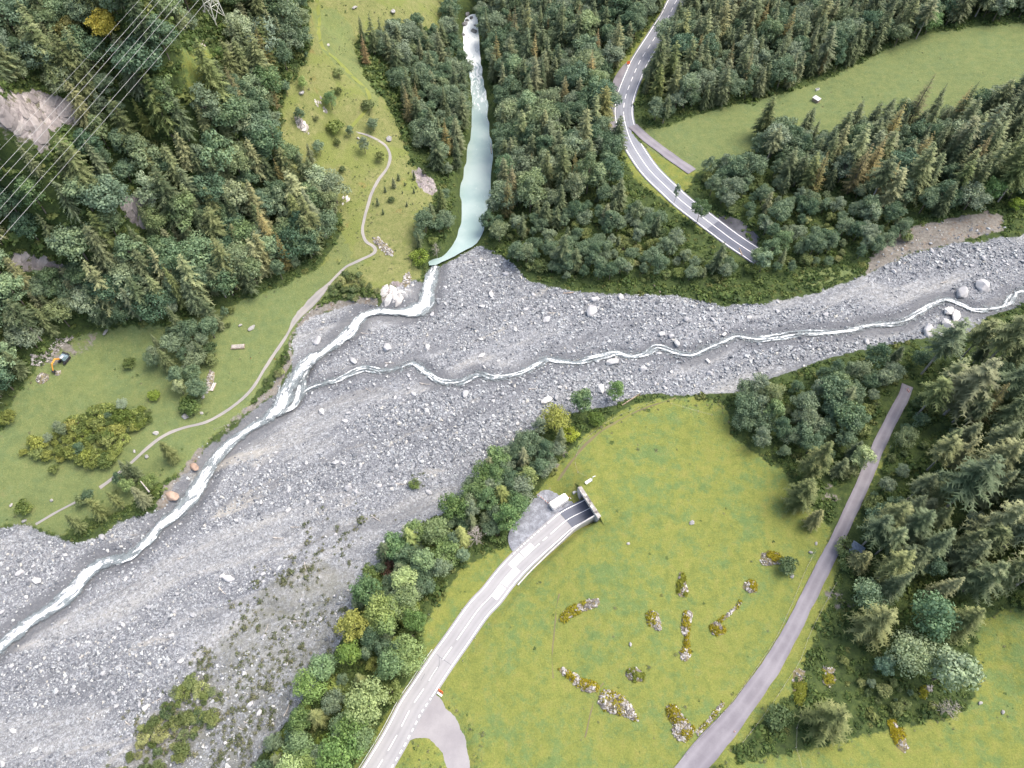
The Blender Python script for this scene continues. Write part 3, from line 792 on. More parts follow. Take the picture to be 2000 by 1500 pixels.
# ------------------------------------------------------------------ ribbons: roads, markings, streams
def frames(L):
    t = np.gradient(L[:, :2], axis=0); t /= np.linalg.norm(t, axis=1, keepdims=True) + 1e-9
    return t, np.stack([-t[:, 1], t[:, 0]], 1)          # left normal
def ribbon(name, L, z, offs, mat, kind='structure', lanes=None, parent=None):
    """offs: list of lateral offsets (scalar or array), left positive"""
    t, nrm = frames(L); N = len(L); K = len(offs)
    V = np.zeros((N, K, 3))
    for k, o in enumerate(offs):
        o = np.broadcast_to(np.asarray(o, float), (N,))
        V[:, k, :2] = L[:, :2] + nrm * o[:, None]; V[:, k, 2] = z
    Fc = []
    for i in range(N - 1):
        for k in range(K - 1):
            a = i * K + k
            Fc.append((a, a + K, a + K + 1, a + 1) if True else 0)
    # faces upward: left positive offsets descending
    Fc = [f[::-1] for f in Fc] if np.mean(np.asarray(offs[0])) > np.mean(np.asarray(offs[-1])) else Fc
    Fc = [f[::-1] for f in Fc]
    o = add_mesh(name, V.reshape(-1, 3), Fc, mat, parent, True)
    if lanes is not None:
        at = o.data.attributes.new('lane', 'FLOAT', 'POINT')
        at.data.foreach_set('value', np.tile(np.asarray(lanes, np.float32), N))
    # check the normal direction once
    if o.data.polygons[0].normal.z < 0: o.data.flip_normals()
    if kind: o['kind'] = kind
    return o
LANE_O = [4.0, 3.3, 2.6, 1.7, .8, 0, -.8, -1.7, -2.6, -3.3, -4.0]
LANE_W = [0, 0, .8, .1, .8, 0, .8, .1, .8, 0, 0]
def sub(L, z, a, b): return L[a:b], z[a:b]
npv = len(Lmain)
shade_start = npv - 15 - 9
la_, za_ = sub(Lmain, zmain, 0, shade_start + 1)
ribbon('main_road', la_, za_, LANE_O, M['road'], lanes=LANE_W)
la_, za_ = sub(Lmain, zmain, shade_start, npv)
ribbon('main_road_tunnel_shade', la_, za_, LANE_O, M['road_new'], lanes=LANE_W)  # darker pavement at the portal, with the tunnel shading put into its colour
bpy.data.objects['main_road_tunnel_shade'].name = 'tunnel_road'
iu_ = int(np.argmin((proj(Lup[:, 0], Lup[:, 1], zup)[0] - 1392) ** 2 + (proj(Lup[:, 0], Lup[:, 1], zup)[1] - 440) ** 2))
WIDE = [o_ * 1.18 for o_ in LANE_O]
ribbon('upper_road', Lup[:iu_ + 1], zup[:iu_ + 1], WIDE, M['road_up'], lanes=LANE_W)
ribbon('upper_tunnel_road', Lup[iu_:], zup[iu_:], WIDE, M['road_new'], lanes=LANE_W)  # shade on the last stretch is painted as a darker asphalt colour
def jitter(n_, amp, seed): return amp * (fbm(np.arange(n_) / 5.0, np.zeros(n_) + seed, seed, 3) - .5) * 2
def rough_road(name, L, z, half, mat, amp=.35):
    N = len(L); half = np.broadcast_to(half, (N,))
    l_ = half + jitter(N, amp, 5); r_ = -(half + jitter(N, amp, 8))
    offs = [l_, l_ * .75, l_ * .5, l_ * .25, 0 * l_, r_ * .25, r_ * .5, r_ * .75, r_]
    return ribbon(name, L, z, offs, mat, lanes=[0, .3, .9, .3, .1, .3, .9, .3, 0])
rough_road('spur_road', Lspur, zspur + .05, 2.4, M['track'], .3)
tt = np.linspace(0, 1, len(Ltrack))
rough_road('gravel_track', Ltrack, ztrack, np.interp(tt, [0, .3, .55, .75, .85, 1], [1.9, 1.95, 2.15, 2.6, 3.3, 3.4]), M['track'], .25)
tp = np.linspace(0, 1, len(Lpath)); up_, vp_, _ = proj(Lpath[:, 0], Lpath[:, 1], zpath)
pw = np.where((np.abs(up_ - 605) < 26) & (np.abs(vp_ - 592) < 30), 2.2, .62)
rough_road('footpath', Lpath, zpath, smooth1(pw, 9), M['path'], .25)
rough_road('grass_footpath', Lphi, zphi, .8, M['grass_track'], .3)
rough_road('field_track', Lplow, zplow, .5, M['path'], .3)

for k_, tp_ in enumerate(([(1094,1160),(1087,1185),(1084,1215),(1080,1250),(1078,1285),(1081,1325)], [(1180,1335),(1168,1350),(1158,1375),(1150,1405),(1142,1440)], [(1320,778),(1250,800),(1190,832),(1150,862),(1118,900),(1090,940)])):
    Lt_ = drape_line(tp_); zt_ = bilin(H, gx, gy, Lt_[:, 0], Lt_[:, 1]) + .05
    rough_road('worn_trail', Lt_, zt_, .22 if k_ < 2 else .3, M['trail'], .5)

def marking(name, L, z, off, w, dash=None, i0=0, i1=None):
    i1 = len(L) if i1 is None else i1
    t, nrm = frames(L); V = []; Fc = []
    segs = [(i0, i1 - 1)] if dash is None else [(k, min(k + dash[0], i1 - 1)) for k in range(i0, i1 - 1, dash[0] + dash[1])]
    for a, b in segs:
        base = len(V)
        for i in range(a, b + 1):
            for s in (.5, -.5):
                p = L[i, :2] + nrm[i] * (off + s * w); V.append((p[0], p[1], z[i] + .02))
        for i in range(b - a): q = base + 2 * i; Fc.append((q, q + 1, q + 3, q + 2))
    o = add_mesh(name, V, Fc, M['paint'])
    if o.data.polygons[0].normal.z < 0: o.data.flip_normals()
    return tag(o, kind='structure')
# finer copies of the centre lines for short dashes
def fine(L, z, st):
    s = np.r_[0, np.cumsum(np.linalg.norm(np.diff(L[:, :2], axis=0), axis=1))]
    q = np.arange(0, s[-1], st)
    return np.stack([np.interp(q, s, L[:, 0]), np.interp(q, s, L[:, 1])], 1), np.interp(q, s, z), q
def nearest(L, z, u, v):
    a, b, _ = proj(L[:, 0], L[:, 1], z)
    return int(np.argmin((a - u) ** 2 + (b - v) ** 2))
Lm, zm, qm = fine(Lmain, zmain, .5)
i_side0, i_side1 = nearest(Lm, zm, 745, 1487), nearest(Lm, zm, 826, 1348)
i_blk0, i_blk1 = nearest(Lm, zm, 960, 1163), nearest(Lm, zm, 1046, 1068)
i_d0 = nearest(Lm, zm, 1076, 1042); i_d1 = nearest(Lm, zm, 893, 1250)
i_pk0 = nearest(Lm, zm, 1018, 1096); i_pk1 = nearest(Lm, zm, 1085, 1035)
nm_ = len(Lm)
marking('road_marking', Lm, zm, 3.3, .30, None, 0, i_pk0)
marking('road_marking', Lm, zm, 3.3, .26, (2, 1), i_pk0, i_pk1)
marking('road_marking', Lm, zm, 3.3, .30, None, i_pk1, nm_)
marking('road_marking', Lm, zm, -3.3, .30, None, 0, i_side0)
marking('road_marking', Lm, zm, -3.3, .36, (2, 2), i_side0, i_side1)
marking('road_marking', Lm, zm, -3.3, .30, None, i_side1, nm_)
marking('road_marking', Lm, zm, 0, .22, (9, 5), 0, i_d1)
marking('road_marking', Lm, zm, 0, .22, None, i_d1, i_blk1 + 4)
marking('road_marking', Lm, zm, 0, .22, (4, 3), i_blk1 + 6, i_d0)
marking('road_marking', Lm, zm, 0, .22, None, i_d0, nm_)
# comb shaped lane markings: a solid block with prongs
nb = 10; nl = i_blk1 - i_blk0
kmid = i_blk0 + int(nl * .52)
for k, (oo, w) in enumerate(((.42, .28), (.94, .28), (1.46, .28), (1.98, .28))):
    marking('lane_marking', Lm, zm, oo, w, None, kmid, i_blk1 - nb)
marking('lane_marking', Lm, zm, 1.2, 1.95, None, i_blk1 - nb, i_blk1)
for k, (oo, w) in enumerate(((-.42, .28), (-.94, .28), (-1.46, .28), (-1.98, .28))):
    marking('lane_marking', Lm, zm, oo, w, None, i_blk0 + nb, kmid + 3)
marking('lane_marking', Lm, zm, -1.25, 1.95, None, i_blk0, i_blk0 + nb)
Lu, zu, _ = fine(Lup, zup, .5)
i_u0 = nearest(Lu, zu, 1219, 225)
marking('road_marking', Lu, zu, 3.95, .30); marking('road_marking', Lu, zu, -3.95, .30)
marking('road_marking', Lu, zu, 0, .28, (7, 6), 0, i_u0)
marking('road_marking', Lu, zu, 0, .26, None, i_u0, len(Lu))

def stream(name, L, z, seed, mat, wide=1.5, threads=3, minw=.5, wf=.85):
    N = len(L); half = np.maximum(L[:, 2] * .5 * wide, minw * 2.0)
    s = np.r_[0, np.cumsum(np.linalg.norm(np.diff(L[:, :2], axis=0), axis=1))]
    l_ = half * (1 + jitter(N, .35, seed)); r_ = -half * (1 + jitter(N, .35, seed + 9))
    fr = np.linspace(1, -1, 19)
    offs = [np.where(f >= 0, l_ * f, -r_ * f) for f in fr]
    zz = z + jitter(N, .06, seed + 3)
    o = ribbon(name, L, zz, offs, mat)
    me = o.data
    uv = me.uv_layers.new(name='flow'); K = len(offs)
    vi = np.zeros(len(me.loops), np.int32); me.loops.foreach_get('vertex_index', vi)
    OF = np.stack(offs, 1)
    uvs = np.stack([np.repeat(s, K)[vi], OF.reshape(-1)[vi]], 1)
    uv.data.foreach_set('uv', uvs.astype(np.float32).ravel())
    core = np.zeros((N, K))
    for t in range(threads):
        amp = .16 if t == 0 else .62
        c = half * ((fbm(s / (9.0 + 3 * t), s * 0 + 3.1 * t, seed + 31 * t, 3) - .5) * 2 * amp + (0 if t == 0 else (.42 if t % 2 else -.42)))
        w = L[:, 2] * .5 * wf * (.40 + .95 * fbm(s / 5.0, s * 0 + 7.7, seed + 5 + t, 3)) * (1 if t == 0 else .38)
        pres = (.35 + .65 * sstep(.30, .50, fbm(s / 8.0, s * 0 + 1.3, seed + 60 + t, 3))) if t == 0 else sstep(.42, .60, fbm(s / 11.0, s * 0 + 2.9, seed + 80 + t, 3))
        core = np.maximum(core, pres[:, None] * np.exp(-((OF - c[:, None]) / np.maximum(w, .3)[:, None]) ** 2))
    edge = np.minimum(1, 2.2 * (1 - np.abs(fr)))[None, :]
    at = me.attributes.new('core', 'FLOAT', 'POINT'); at.data.foreach_set('value', (core * edge).astype(np.float32).ravel())
    at = me.attributes.new('wet', 'FLOAT', 'POINT'); at.data.foreach_set('value', (edge * np.clip(.25 + core * 1.2, 0, 1)).astype(np.float32).ravel())
    return o
stream('river', Lst, zst, 21, M['stream'])
stream('river_branch', Lsd, zsd + .05, 31, M['stream'])
stream('creek', Lck, zck, 41, M['stream'], 3.0, 3, 1.1, .48)

# lake surface
lw = np.stack(unproj(*np.array(LAKE, float).T, 0.0), 1)
lc = catmull(np.vstack([lw, lw[:1]]), 3.0)[:-1]
yy = lc[:, 1]
def patch(name, border, zf, mat, step=2.0):
    bx0, by0 = border.min(0); bx1, by1 = border.max(0)
    g = np.stack(np.meshgrid(np.arange(bx0, bx1, step), np.arange(by0, by1, step)), 2).reshape(-1, 2)
    g = g[inpoly(g[:, 0], g[:, 1], border)]
    pts = [Vector(p) for p in border] + [Vector(p) for p in g]
    nbd = len(border)
    v, _, f, _, _, _ = delaunay_2d_cdt(pts, [], [list(range(nbd))], 1, 1e-4)
    P = np.array([(q.x, q.y) for q in v])
    z = zf(P[:, 0], P[:, 1])
    o = add_mesh(name, np.c_[P, z], f, mat, None, True)
    if o.data.polygons[0].normal.z < 0: o.data.flip_normals()
    return tag(o, kind='structure')
lake_top = lambda x, y: np.where(y > 330, (y - 330) * .045, 0.0) + 0.0
patch('lake', lc, lake_top, M['lake'], 3.0)
def zroad_f(L, z, dz):
    def f(x, y):
        d, i = dist_to_line(np.asarray(x), np.asarray(y), L, 60); return z[i] + dz
    return f
patch('side_lane', catmull(np.vstack([patch_w['side_lane'], patch_w['side_lane'][:1]]), 1.5)[:-1], zroad_f(Lmain, zmain, -.012), M['lane'])
patch('parking_area', catmull(np.vstack([patch_w['parking_area'], patch_w['parking_area'][:1]]), 1.5)[:-1], zroad_f(Lmain, zmain, -.012), M['parking'])
patch('layby', catmull(np.vstack([patch_w['layby'], patch_w['layby'][:1]]), 1.5)[:-1], zroad_f(Lup, zup, -.012), M['track'])

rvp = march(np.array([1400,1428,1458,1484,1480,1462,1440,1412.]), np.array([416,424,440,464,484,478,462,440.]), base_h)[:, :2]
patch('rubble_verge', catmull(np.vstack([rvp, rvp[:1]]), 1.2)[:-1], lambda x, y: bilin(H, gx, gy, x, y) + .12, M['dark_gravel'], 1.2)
# skid marks and crack seals on the pale road
t_, n_ = frames(Lm)
def seal(name, a, b, w=.10):
    V = []
    pa, pb = place(*a), place(*b); d = (pb - pa); nn = Vector((-d.y, d.x, 0)).normalized() * w * .5
    zz = max(pa.z, pb.z) 
    k = nearest(Lm, zm, *a); zz = zm[k] + .03
    V = [pa + nn, pa - nn, pb - nn, pb + nn]
    return V, zz
sv, sf = [], []
for a, b in (((853,1278),(858,1283)),((858,1283),(881,1299)),((858,1283),(858,1300)),((858,1300),(850,1312)),((850,1312),(836,1332)),((822,1330),(830,1316))):
    V, zz = seal('', a, b); i = len(sv)
    sv += [(p.x, p.y, zz) for p in V]; sf.append((i, i + 1, i + 2, i + 3))
o = add_mesh('road_crack_seal', sv, sf, M['road_new'])
o['kind'] = 'structure'

# ------------------------------------------------------------------ tree shapes
def mesh_from(name, V, T, val, mats, mat_idx=None):
    """triangles with a per-face random value 'v'"""
    V = np.asarray(V, np.float32); T = np.asarray(T, np.int32)
    me = bpy.data.meshes.new(name)
    me.vertices.add(len(V)); me.vertices.foreach_set('co', V.ravel())
    k = T.shape[1]
    me.loops.add(T.size); me.loops.foreach_set('vertex_index', T.ravel())
    me.polygons.add(len(T)); me.polygons.foreach_set('loop_start', np.arange(0, T.size, k, dtype=np.int32))
    at = me.attributes.new('v', 'FLOAT', 'FACE'); at.data.foreach_set('value', np.asarray(val, np.float32))
    for m in mats: me.materials.append(m)
    if mat_idx is not None: me.polygons.foreach_set('material_index', np.asarray(mat_idx, np.int32))
    me.update(); me.validate()
    return me
def trunk_tris(pts, rads, n=6):
    b = MB(); b.tube(pts, list(rads), n, False)
    T = []
    for f in b.f: T += [(f[0], f[1], f[2]), (f[0], f[2], f[3])]
    return b.v, T
def conifer(seed, h=22.0, R=3.3, z0=.10, whorls=25, nbr=8, power=.8, droop=.22, thin=1.0, ragged=.25):
    r = np.random.default_rng(seed)
    V = []; T = []; val = []
    def tri(a, b, c, v):
        i = len(V); V.extend((a, b, c)); T.append((i, i + 1, i + 2)); val.append(v)
    lean = r.normal(0, .012, 2)
    for i in range(whorls):
        t = i / (whorls - 1)
        z = h * (z0 + (1 - z0) * t ** .92) - .2
        L = R * (1 - t) ** power * (1 if t > .12 else .72 + 2.3 * t) + .18
        nb_ = max(3, int(round(nbr * (1 - t) ** .5 + 2)))
        off = r.uniform(0, 6.28)
        for b in range(nb_):
            az = off + 6.283 * b / nb_ + r.normal(0, .25)
            l = L * r.uniform(1 - 1.6 * ragged, 1 + ragged)
            e_ = np.array((math.cos(az), math.sin(az), 0.)); p = np.array((-e_[1], e_[0], 0.))
            zb = z + r.normal(0, .2)
            dr = droop * (1.25 - t) * r.uniform(.7, 1.3)
            def pt(s): return np.array((lean[0] * zb, lean[1] * zb, zb)) + e_ * l * s + np.array((0, 0, .10 * l * s - dr * l * s * s * 1.5))
            bv = r.uniform(.1, .9)
            nk = 5 if l > 1.2 else 3
            wd = (.16 + .06 * l) * thin
            tri(pt(0), pt(.6) + p * wd, pt(.6) - p * wd, bv); tri(pt(.6) + p * wd, pt(1.06), pt(.6) - p * wd, min(1, bv + .15))
            for k in range(nk):
                s = .22 + .72 * k / (nk - 1) + r.normal(0, .03)
                tw = (.30 * l + .35) * (1.08 - .65 * s) * r.uniform(.75, 1.25)
                for sg in (-1, 1):
                    q = pt(s); d = (e_ * .62 + p * sg * .9) ; tip = q + d * tw + np.array((0, 0, -.30 * tw + r.normal(0, .05)))
                    w = e_ * (.24 * tw + .06) * thin
                    tri(q - w * .6, q + w, tip, float(np.clip(bv + r.normal(0, .14), 0, 1)))
    for k in range(4):      # leader
        a = r.uniform(0, 6.28); tri((lean[0]*h + .1, lean[1]*h, h - .8), (lean[0]*h - .1, lean[1]*h + .1, h - .8), (lean[0]*h + .1 * math.cos(a), lean[1]*h, h + .5), .5)
    tv, tt_ = trunk_tris([(0, 0, -1.0), (lean[0] * h * .5, lean[1] * h * .5, h * .5), (lean[0] * h, lean[1] * h, h * .97)], (.0135 * h, .0085 * h, .03), 6)
    return np.array(V), np.array(T), np.array(val), np.array(tv), np.array(tt_)
def broadleaf(seed, h=13.0, rx=.36, rz=.38, cz=.60, clumps=30, leaves=105, ls=.46, shape=0.0, cr=.34, stems=1, gap=.12):
    r = np.random.default_rng(seed)
    V = []; T = []; val = []
    Rx = rx * h; Rz = rz * h; c0 = np.array((0, 0, cz * h))
    cs = []
    for k in range(clumps):
        for _ in range(12):
            d = r.normal(size=3); d /= np.linalg.norm(d)
            if d[2] < -.75: continue
            rad = r.uniform(.35, 1.0) ** .55 * r.uniform(.82, 1.12)
            q = d * np.array((Rx, Rx, Rz)) * rad * .80
            # narrower towards the top for taller kinds
            q[:2] *= 1 - shape * max(0, q[2] / Rz)
            if all(np.linalg.norm(q - o) > Rx * .26 for o, _ in cs): break
        cs.append((q, Rx * cr * r.uniform(.7, 1.25)))
    for q, cr_ in cs:
        nl_ = int(leaves * (cr_ / (Rx * cr)) ** 2)
        bv = r.uniform(.15, .85)
        d = r.normal(size=(nl_, 3)); d /= np.linalg.norm(d, axis=1, keepdims=True)
        d[:, 2] = np.where(d[:, 2] < -.35, -d[:, 2] * .7, d[:, 2])
        rr = r.uniform(.62, 1.08, nl_)
        P = c0 + q + d * (cr_ * rr)[:, None] * np.array((1, 1, .85))
        nrm = d + r.normal(0, .42, (nl_, 3)); nrm /= np.linalg.norm(nrm, axis=1, keepdims=True)
        a = np.cross(nrm, r.normal(size=(nl_, 3))); a /= np.linalg.norm(a, axis=1, keepdims=True); b = np.cross(nrm, a)
        s = ls * r.uniform(.55, 1.25, nl_)[:, None]
        base = len(V)
        q1 = P - a * s * .5; q2 = P + b * s * .5; q3 = P + a * s * .62; q4 = P - b * s * .42
        for i in range(nl_):
            j = base + 4 * i
            V.extend((q1[i], q4[i], q3[i], q2[i])); T.append((j, j + 1, j + 2)); T.append((j, j + 2, j + 3))
            v = float(np.clip(bv + r.normal(0, .16), 0, 1)); val += [v, v]
    tv = []; tt_ = []
    def add(pts, rads):
        v, t = trunk_tris(pts, rads, 5); o_ = len(tv); tv.extend(v); tt_.extend([tuple(i + o_ for i in f) for f in t])
    for s in range(stems):
        ox = r.normal(0, .02 * h if stems > 1 else .002 * h, 2)
        add([(ox[0] * .3, ox[1] * .3, -.8), (ox[0], ox[1], h * .35), (ox[0] * 2, ox[1] * 2, h * .72)], (.016 * h / stems ** .5, .012 * h / stems ** .5, .02))
        for k in range(5):
            q, _c = cs[r.integers(len(cs))]
            add([(ox[0], ox[1], h * r.uniform(.25, .5)), tuple(c0 * np.array((1, 1, .9)) + q * .55), tuple(c0 + q * .95)], (.008 * h, .005 * h, .012))
    return np.array(V), np.array(T), np.array(val), np.array(tv), np.array(tt_)
def bare(seed, h=12.0):
    r = np.random.default_rng(seed); tv = []; tt_ = []
    def add(pts, rads, n=4):
        v, t = trunk_tris(pts, rads, n); o_ = len(tv); tv.extend(v); tt_.extend([tuple(i + o_ for i in f) for f in t])
    add([(0, 0, -.5), (.1, 0, h * .5), (.25, .1, h)], (.2, .13, .03), 6)
    V = []; T = []; val = []
    for k in range(46):
        z = h * r.uniform(.22, .97); az = r.uniform(0, 6.28); l = (1.15 - z / h) * h * .27 * r.uniform(.6, 1.2) + .4
        e_ = np.array((math.cos(az), math.sin(az), r.uniform(.15, .8)))
        p0 = np.array((.15 * z / h, 0, z)); p1 = p0 + e_ * l * .55; p2 = p0 + e_ * l + np.array((0, 0, r.uniform(-.2, .5)))
        i = len(V)
        for a, b, w in ((p0, p1, .06), (p1, p2, .04)):
            c = np.cross(b - a, (0, 0, 1.)); c = c / (np.linalg.norm(c) + 1e-6) * w; u_ = np.array((0, 0, w))
            i = len(V); V += [a - c, a + c, b, a - u_, a + u_, b]; T += [(i, i + 1, i + 2), (i + 3, i + 4, i + 5)]; val += [.5, .5]
        for q in range(7):
            s = r.uniform(.3, 1); b0 = p0 + (p2 - p0) * s; d = e_ + r.normal(0, .7, 3); b1 = b0 + d * l * .3
            c = np.cross(d, (0, 0, 1.)); c = c / (np.linalg.norm(c) + 1e-6) * .035
            i = len(V); V += [b0 - c, b0 + c, b1]; T.append((i, i + 1, i + 2)); val.append(.5)
    return np.array(V), np.array(T), np.array(val), np.array(tv), np.array(tt_)

KINDS = {}
def register(kind, builds, leaf, bark, href):
    L = []
    for k, b in enumerate(builds):
        V, T, val, tv, tt_ = b
        crown = mesh_from(kind + '_crown', V, T, val, [leaf])
        trunk = mesh_from(kind + '_trunk', tv, tt_, np.full(len(tt_), .5), [bark])
        both = mesh_from(kind + '_whole', np.vstack([V, tv]), np.vstack([T, tt_ + len(V)]), np.r_[val, np.full(len(tt_), .5)], [leaf, bark], np.r_[np.zeros(len(T)), np.ones(len(tt_))])
        L.append((crown, trunk, both))
    KINDS[kind] = dict(meshes=L, h=href)
register('spruce', [conifer(1, R=4.0, power=.66), conifer(2, R=4.5, whorls=27, droop=.28, power=.7), conifer(3, R=3.5, power=.85, whorls=24), conifer(4, R=4.1, ragged=.38, z0=.14, power=.62), conifer(5, R=3.7, ragged=.45, power=.55, whorls=22, droop=.3), conifer(6, R=4.4, h=20, ragged=.32, power=.6, droop=.12), conifer(7, R=3.2, ragged=.42, z0=.2, power=.7, whorls=20)], M['spruce'], M['bark'], 22.0)
register('tall_spruce', [conifer(11, z0=.36, R=4.2, power=.65, ragged=.34, whorls=22, nbr=8), conifer(12, z0=.30, R=4.6, power=.6, ragged=.3, whorls=23), conifer(13, z0=.46, R=4.0, ragged=.4, whorls=19, droop=.16), conifer(15, z0=.5, R=3.6, power=.5, ragged=.45, whorls=16), conifer(14, z0=.25, R=4.4, power=.7, ragged=.38, whorls=24, droop=.12)], M['spruce'], M['bark_pale'], 22.0)
register('larch', [conifer(21, R=3.6, thin=.55, whorls=22, droop=.05, power=.85, ragged=.3), conifer(22, R=3.2, thin=.5, whorls=21, droop=.02, ragged=.35)], M['larch'], M['bark'], 22.0)
register('broadleaf', [broadleaf(31), broadleaf(32, rx=.40, cz=.56), broadleaf(33, rx=.33, rz=.42, shape=.35), broadleaf(34, rx=.37, clumps=36, cr=.29, leaves=90), broadleaf(35, rx=.30, rz=.42, shape=.25, clumps=26)], M['leaf'], M['bark'], 13.0)
register('shrub', [broadleaf(41, h=4.0, rx=.55, rz=.40, cz=.45, clumps=15, leaves=80, ls=.36, cr=.40, stems=3), broadleaf(42, h=4.0, rx=.48, rz=.45, cz=.48, clumps=13, leaves=80, ls=.34, cr=.42, stems=3), broadleaf(43, h=4.0, rx=.62, rz=.36, cz=.42, clumps=18, leaves=70, ls=.34, cr=.36, stems=4)], M['shrub'], M['bark'], 4.0)
register('bare_tree', [bare(51), bare(52)], M['bark_pale'], M['bark_pale'], 12.0)

# ------------------------------------------------------------------ GN scattering of uncountable masses
def proto_collection(name, meshes):
    c = bpy.data.collections.new(name)
    for k, me in enumerate(meshes):
        o = bpy.data.objects.new('%s_%02d' % (name, k), me); c.objects.link(o)
    return c
def scatter(name, P, rot, scl, pick, coll):
    me = bpy.data.meshes.new(name)
    P = np.asarray(P, np.float32); me.vertices.add(len(P)); me.vertices.foreach_set('co', P.ravel())
    a = me.attributes.new('rot', 'FLOAT_VECTOR', 'POINT'); a.data.foreach_set('vector', np.asarray(rot, np.float32).ravel())
    a = me.attributes.new('scl', 'FLOAT_VECTOR', 'POINT'); a.data.foreach_set('vector', np.asarray(scl, np.float32).ravel())
    a = me.attributes.new('pick', 'INT', 'POINT'); a.data.foreach_set('value', np.asarray(pick, np.int32))
    o = obj(name, me)
    g = bpy.data.node_groups.new(name + '_nodes', 'GeometryNodeTree')
    g.interface.new_socket('Geometry', in_out='INPUT', socket_type='NodeSocketGeometry')
    g.interface.new_socket('Geometry', in_out='OUTPUT', socket_type='NodeSocketGeometry')
    N = g.nodes.new
    gi = N('NodeGroupInput'); go = N('NodeGroupOutput'); ip = N('GeometryNodeInstanceOnPoints'); ci = N('GeometryNodeCollectionInfo')
    ci.inputs['Collection'].default_value = coll; ci.inputs['Separate Children'].default_value = True; ci.inputs['Reset Children'].default_value = True
    def na(n_, t):
        x = N('GeometryNodeInputNamedAttribute'); x.data_type = t; x.inputs[0].default_value = n_
        return [s for s in x.outputs if s.enabled][0]
    e2r = N('FunctionNodeEulerToRotation'); g.links.new(na('rot', 'FLOAT_VECTOR'), e2r.inputs[0])
    g.links.new(gi.outputs[0], ip.inputs['Points']); g.links.new(ci.outputs[0], ip.inputs['Instance'])
    ip.inputs['Pick Instance'].default_value = True
    g.links.new(na('pick', 'INT'), ip.inputs['Instance Index']); g.links.new(e2r.outputs[0], ip.inputs['Rotation']); g.links.new(na('scl', 'FLOAT_VECTOR'), ip.inputs['Scale'])
    g.links.new(ip.outputs[0], go.inputs[0])
    md = o.modifiers.new('scatter', 'NODES'); md.node_group = g
    return tag(o, kind='stuff')

# ------------------------------------------------------------------ stones
def stone_mesh(name, seed, npt, mat, flat=.65, ang=1.0):
    r = np.random.default_rng(seed)
    d = r.normal(size=(npt, 3)); d /= np.linalg.norm(d, axis=1, keepdims=True)
    d *= r.uniform(.74 if npt > 25 else .82, 1.12, (npt, 1)); d *= np.array((1.15, .9 if npt < 25 else r.uniform(.72, .95), flat))
    bm = bmesh.new()
    for p in d: bm.verts.new(p)
    res = bmesh.ops.convex_hull(bm, input=bm.verts)
    bmesh.ops.delete(bm, geom=[v for v in bm.verts if not v.link_faces], context='VERTS')
    if npt > 25:
        bmesh.ops.dissolve_limit(bm, angle_limit=.22, verts=bm.verts, edges=bm.edges)
        bmesh.ops.bevel(bm, geom=list(bm.edges), offset=.055, segments=1, affect='EDGES')
    bmesh.ops.triangulate(bm, faces=bm.faces)
    me = bpy.data.meshes.new(name); bm.to_mesh(me); bm.free(); me.materials.append(mat)
    return me
small = [stone_mesh('stone_shape', 100 + k, 13, M['stone'], .55 + .05 * k) for k in range(6)]
bould = [stone_mesh('boulder_shape', 200 + k, 26 if k % 2 else 30, M['boulder'], .5 + .045 * k) for k in range(8)]
orange_b = [stone_mesh('boulder_shape', 300 + k, 34, M['orange_rock'], .75) for k in range(2)]
fieldst = [stone_mesh('field_stone_shape', 400 + k, 12, M['field_stone'], .6) for k in range(4)]
# loose stones of the debris bed
bw = np.array([place(u, v)[:2] for u, v in [(0, 1500), (2000, 460)]])
NB = 420000
bu = rng.uniform(-300, 300, NB); bvv = rng.uniform(-20, 330, NB)
bz = hgt(bu, bvv); pu, pv, pd = proj(bu, bvv, bz)
inn = (pu > -60) & (pu < 2060) & (pv > 430) & (pv < 1570)
bedv = bilin(bedS, gx, gy, bu, bvv); wetv = bilin(wet, gx, gy, bu, bvv); scv = bilin(m_scrub, gx, gy, bu, bvv)
cz_, zone = coarse_field(bu, bvv, pu, pv)
dens = (.07 + .93 * cz_) * (1 - .75 * np.clip(wetv, 0, 1)) * np.where(scv > .5, .45, 1)
dstr, _i = dist_to_line(bu, bvv, Lst[:, :2], 14); dck, _j = dist_to_line(bu, bvv, Lck[:, :2], 14)
inwater = (dstr < Lst[_i, 2] * .5 + .6) | (dck < Lck[_j, 2] * .42 + .1)
scar = inpoly(pu, pv, DIRT[0]) | inpoly(pu, pv, DIRT[1])
keep = inn & ((bedv > .45) | scar) & (rng.uniform(size=NB) < np.where(scar, .16, dens * 1.15)) & ~(inwater & (rng.uniform(size=NB) > .05))
k = np.where(keep)[0]
rad = np.exp(rng.normal(-1.38, .42, len(k))) * (.82 + .22 * cz_[k] + .5 * cz_[k] * zone[k])
rad = np.clip(rad, .12, .85)
P = np.stack([bu[k], bvv[k], bz[k] + rad * .12], 1)
rot = np.stack([rng.normal(0, .3, len(k)), rng.normal(0, .3, len(k)), rng.uniform(0, 6.28, len(k))], 1)
scl = rad[:, None] * rng.uniform(.75, 1.3, (len(k), 3))
scatter('loose_stones', P, rot, scl, rng.integers(0, 6, len(k)), proto_collection('stone_kinds', small))
NSTONES = len(k)

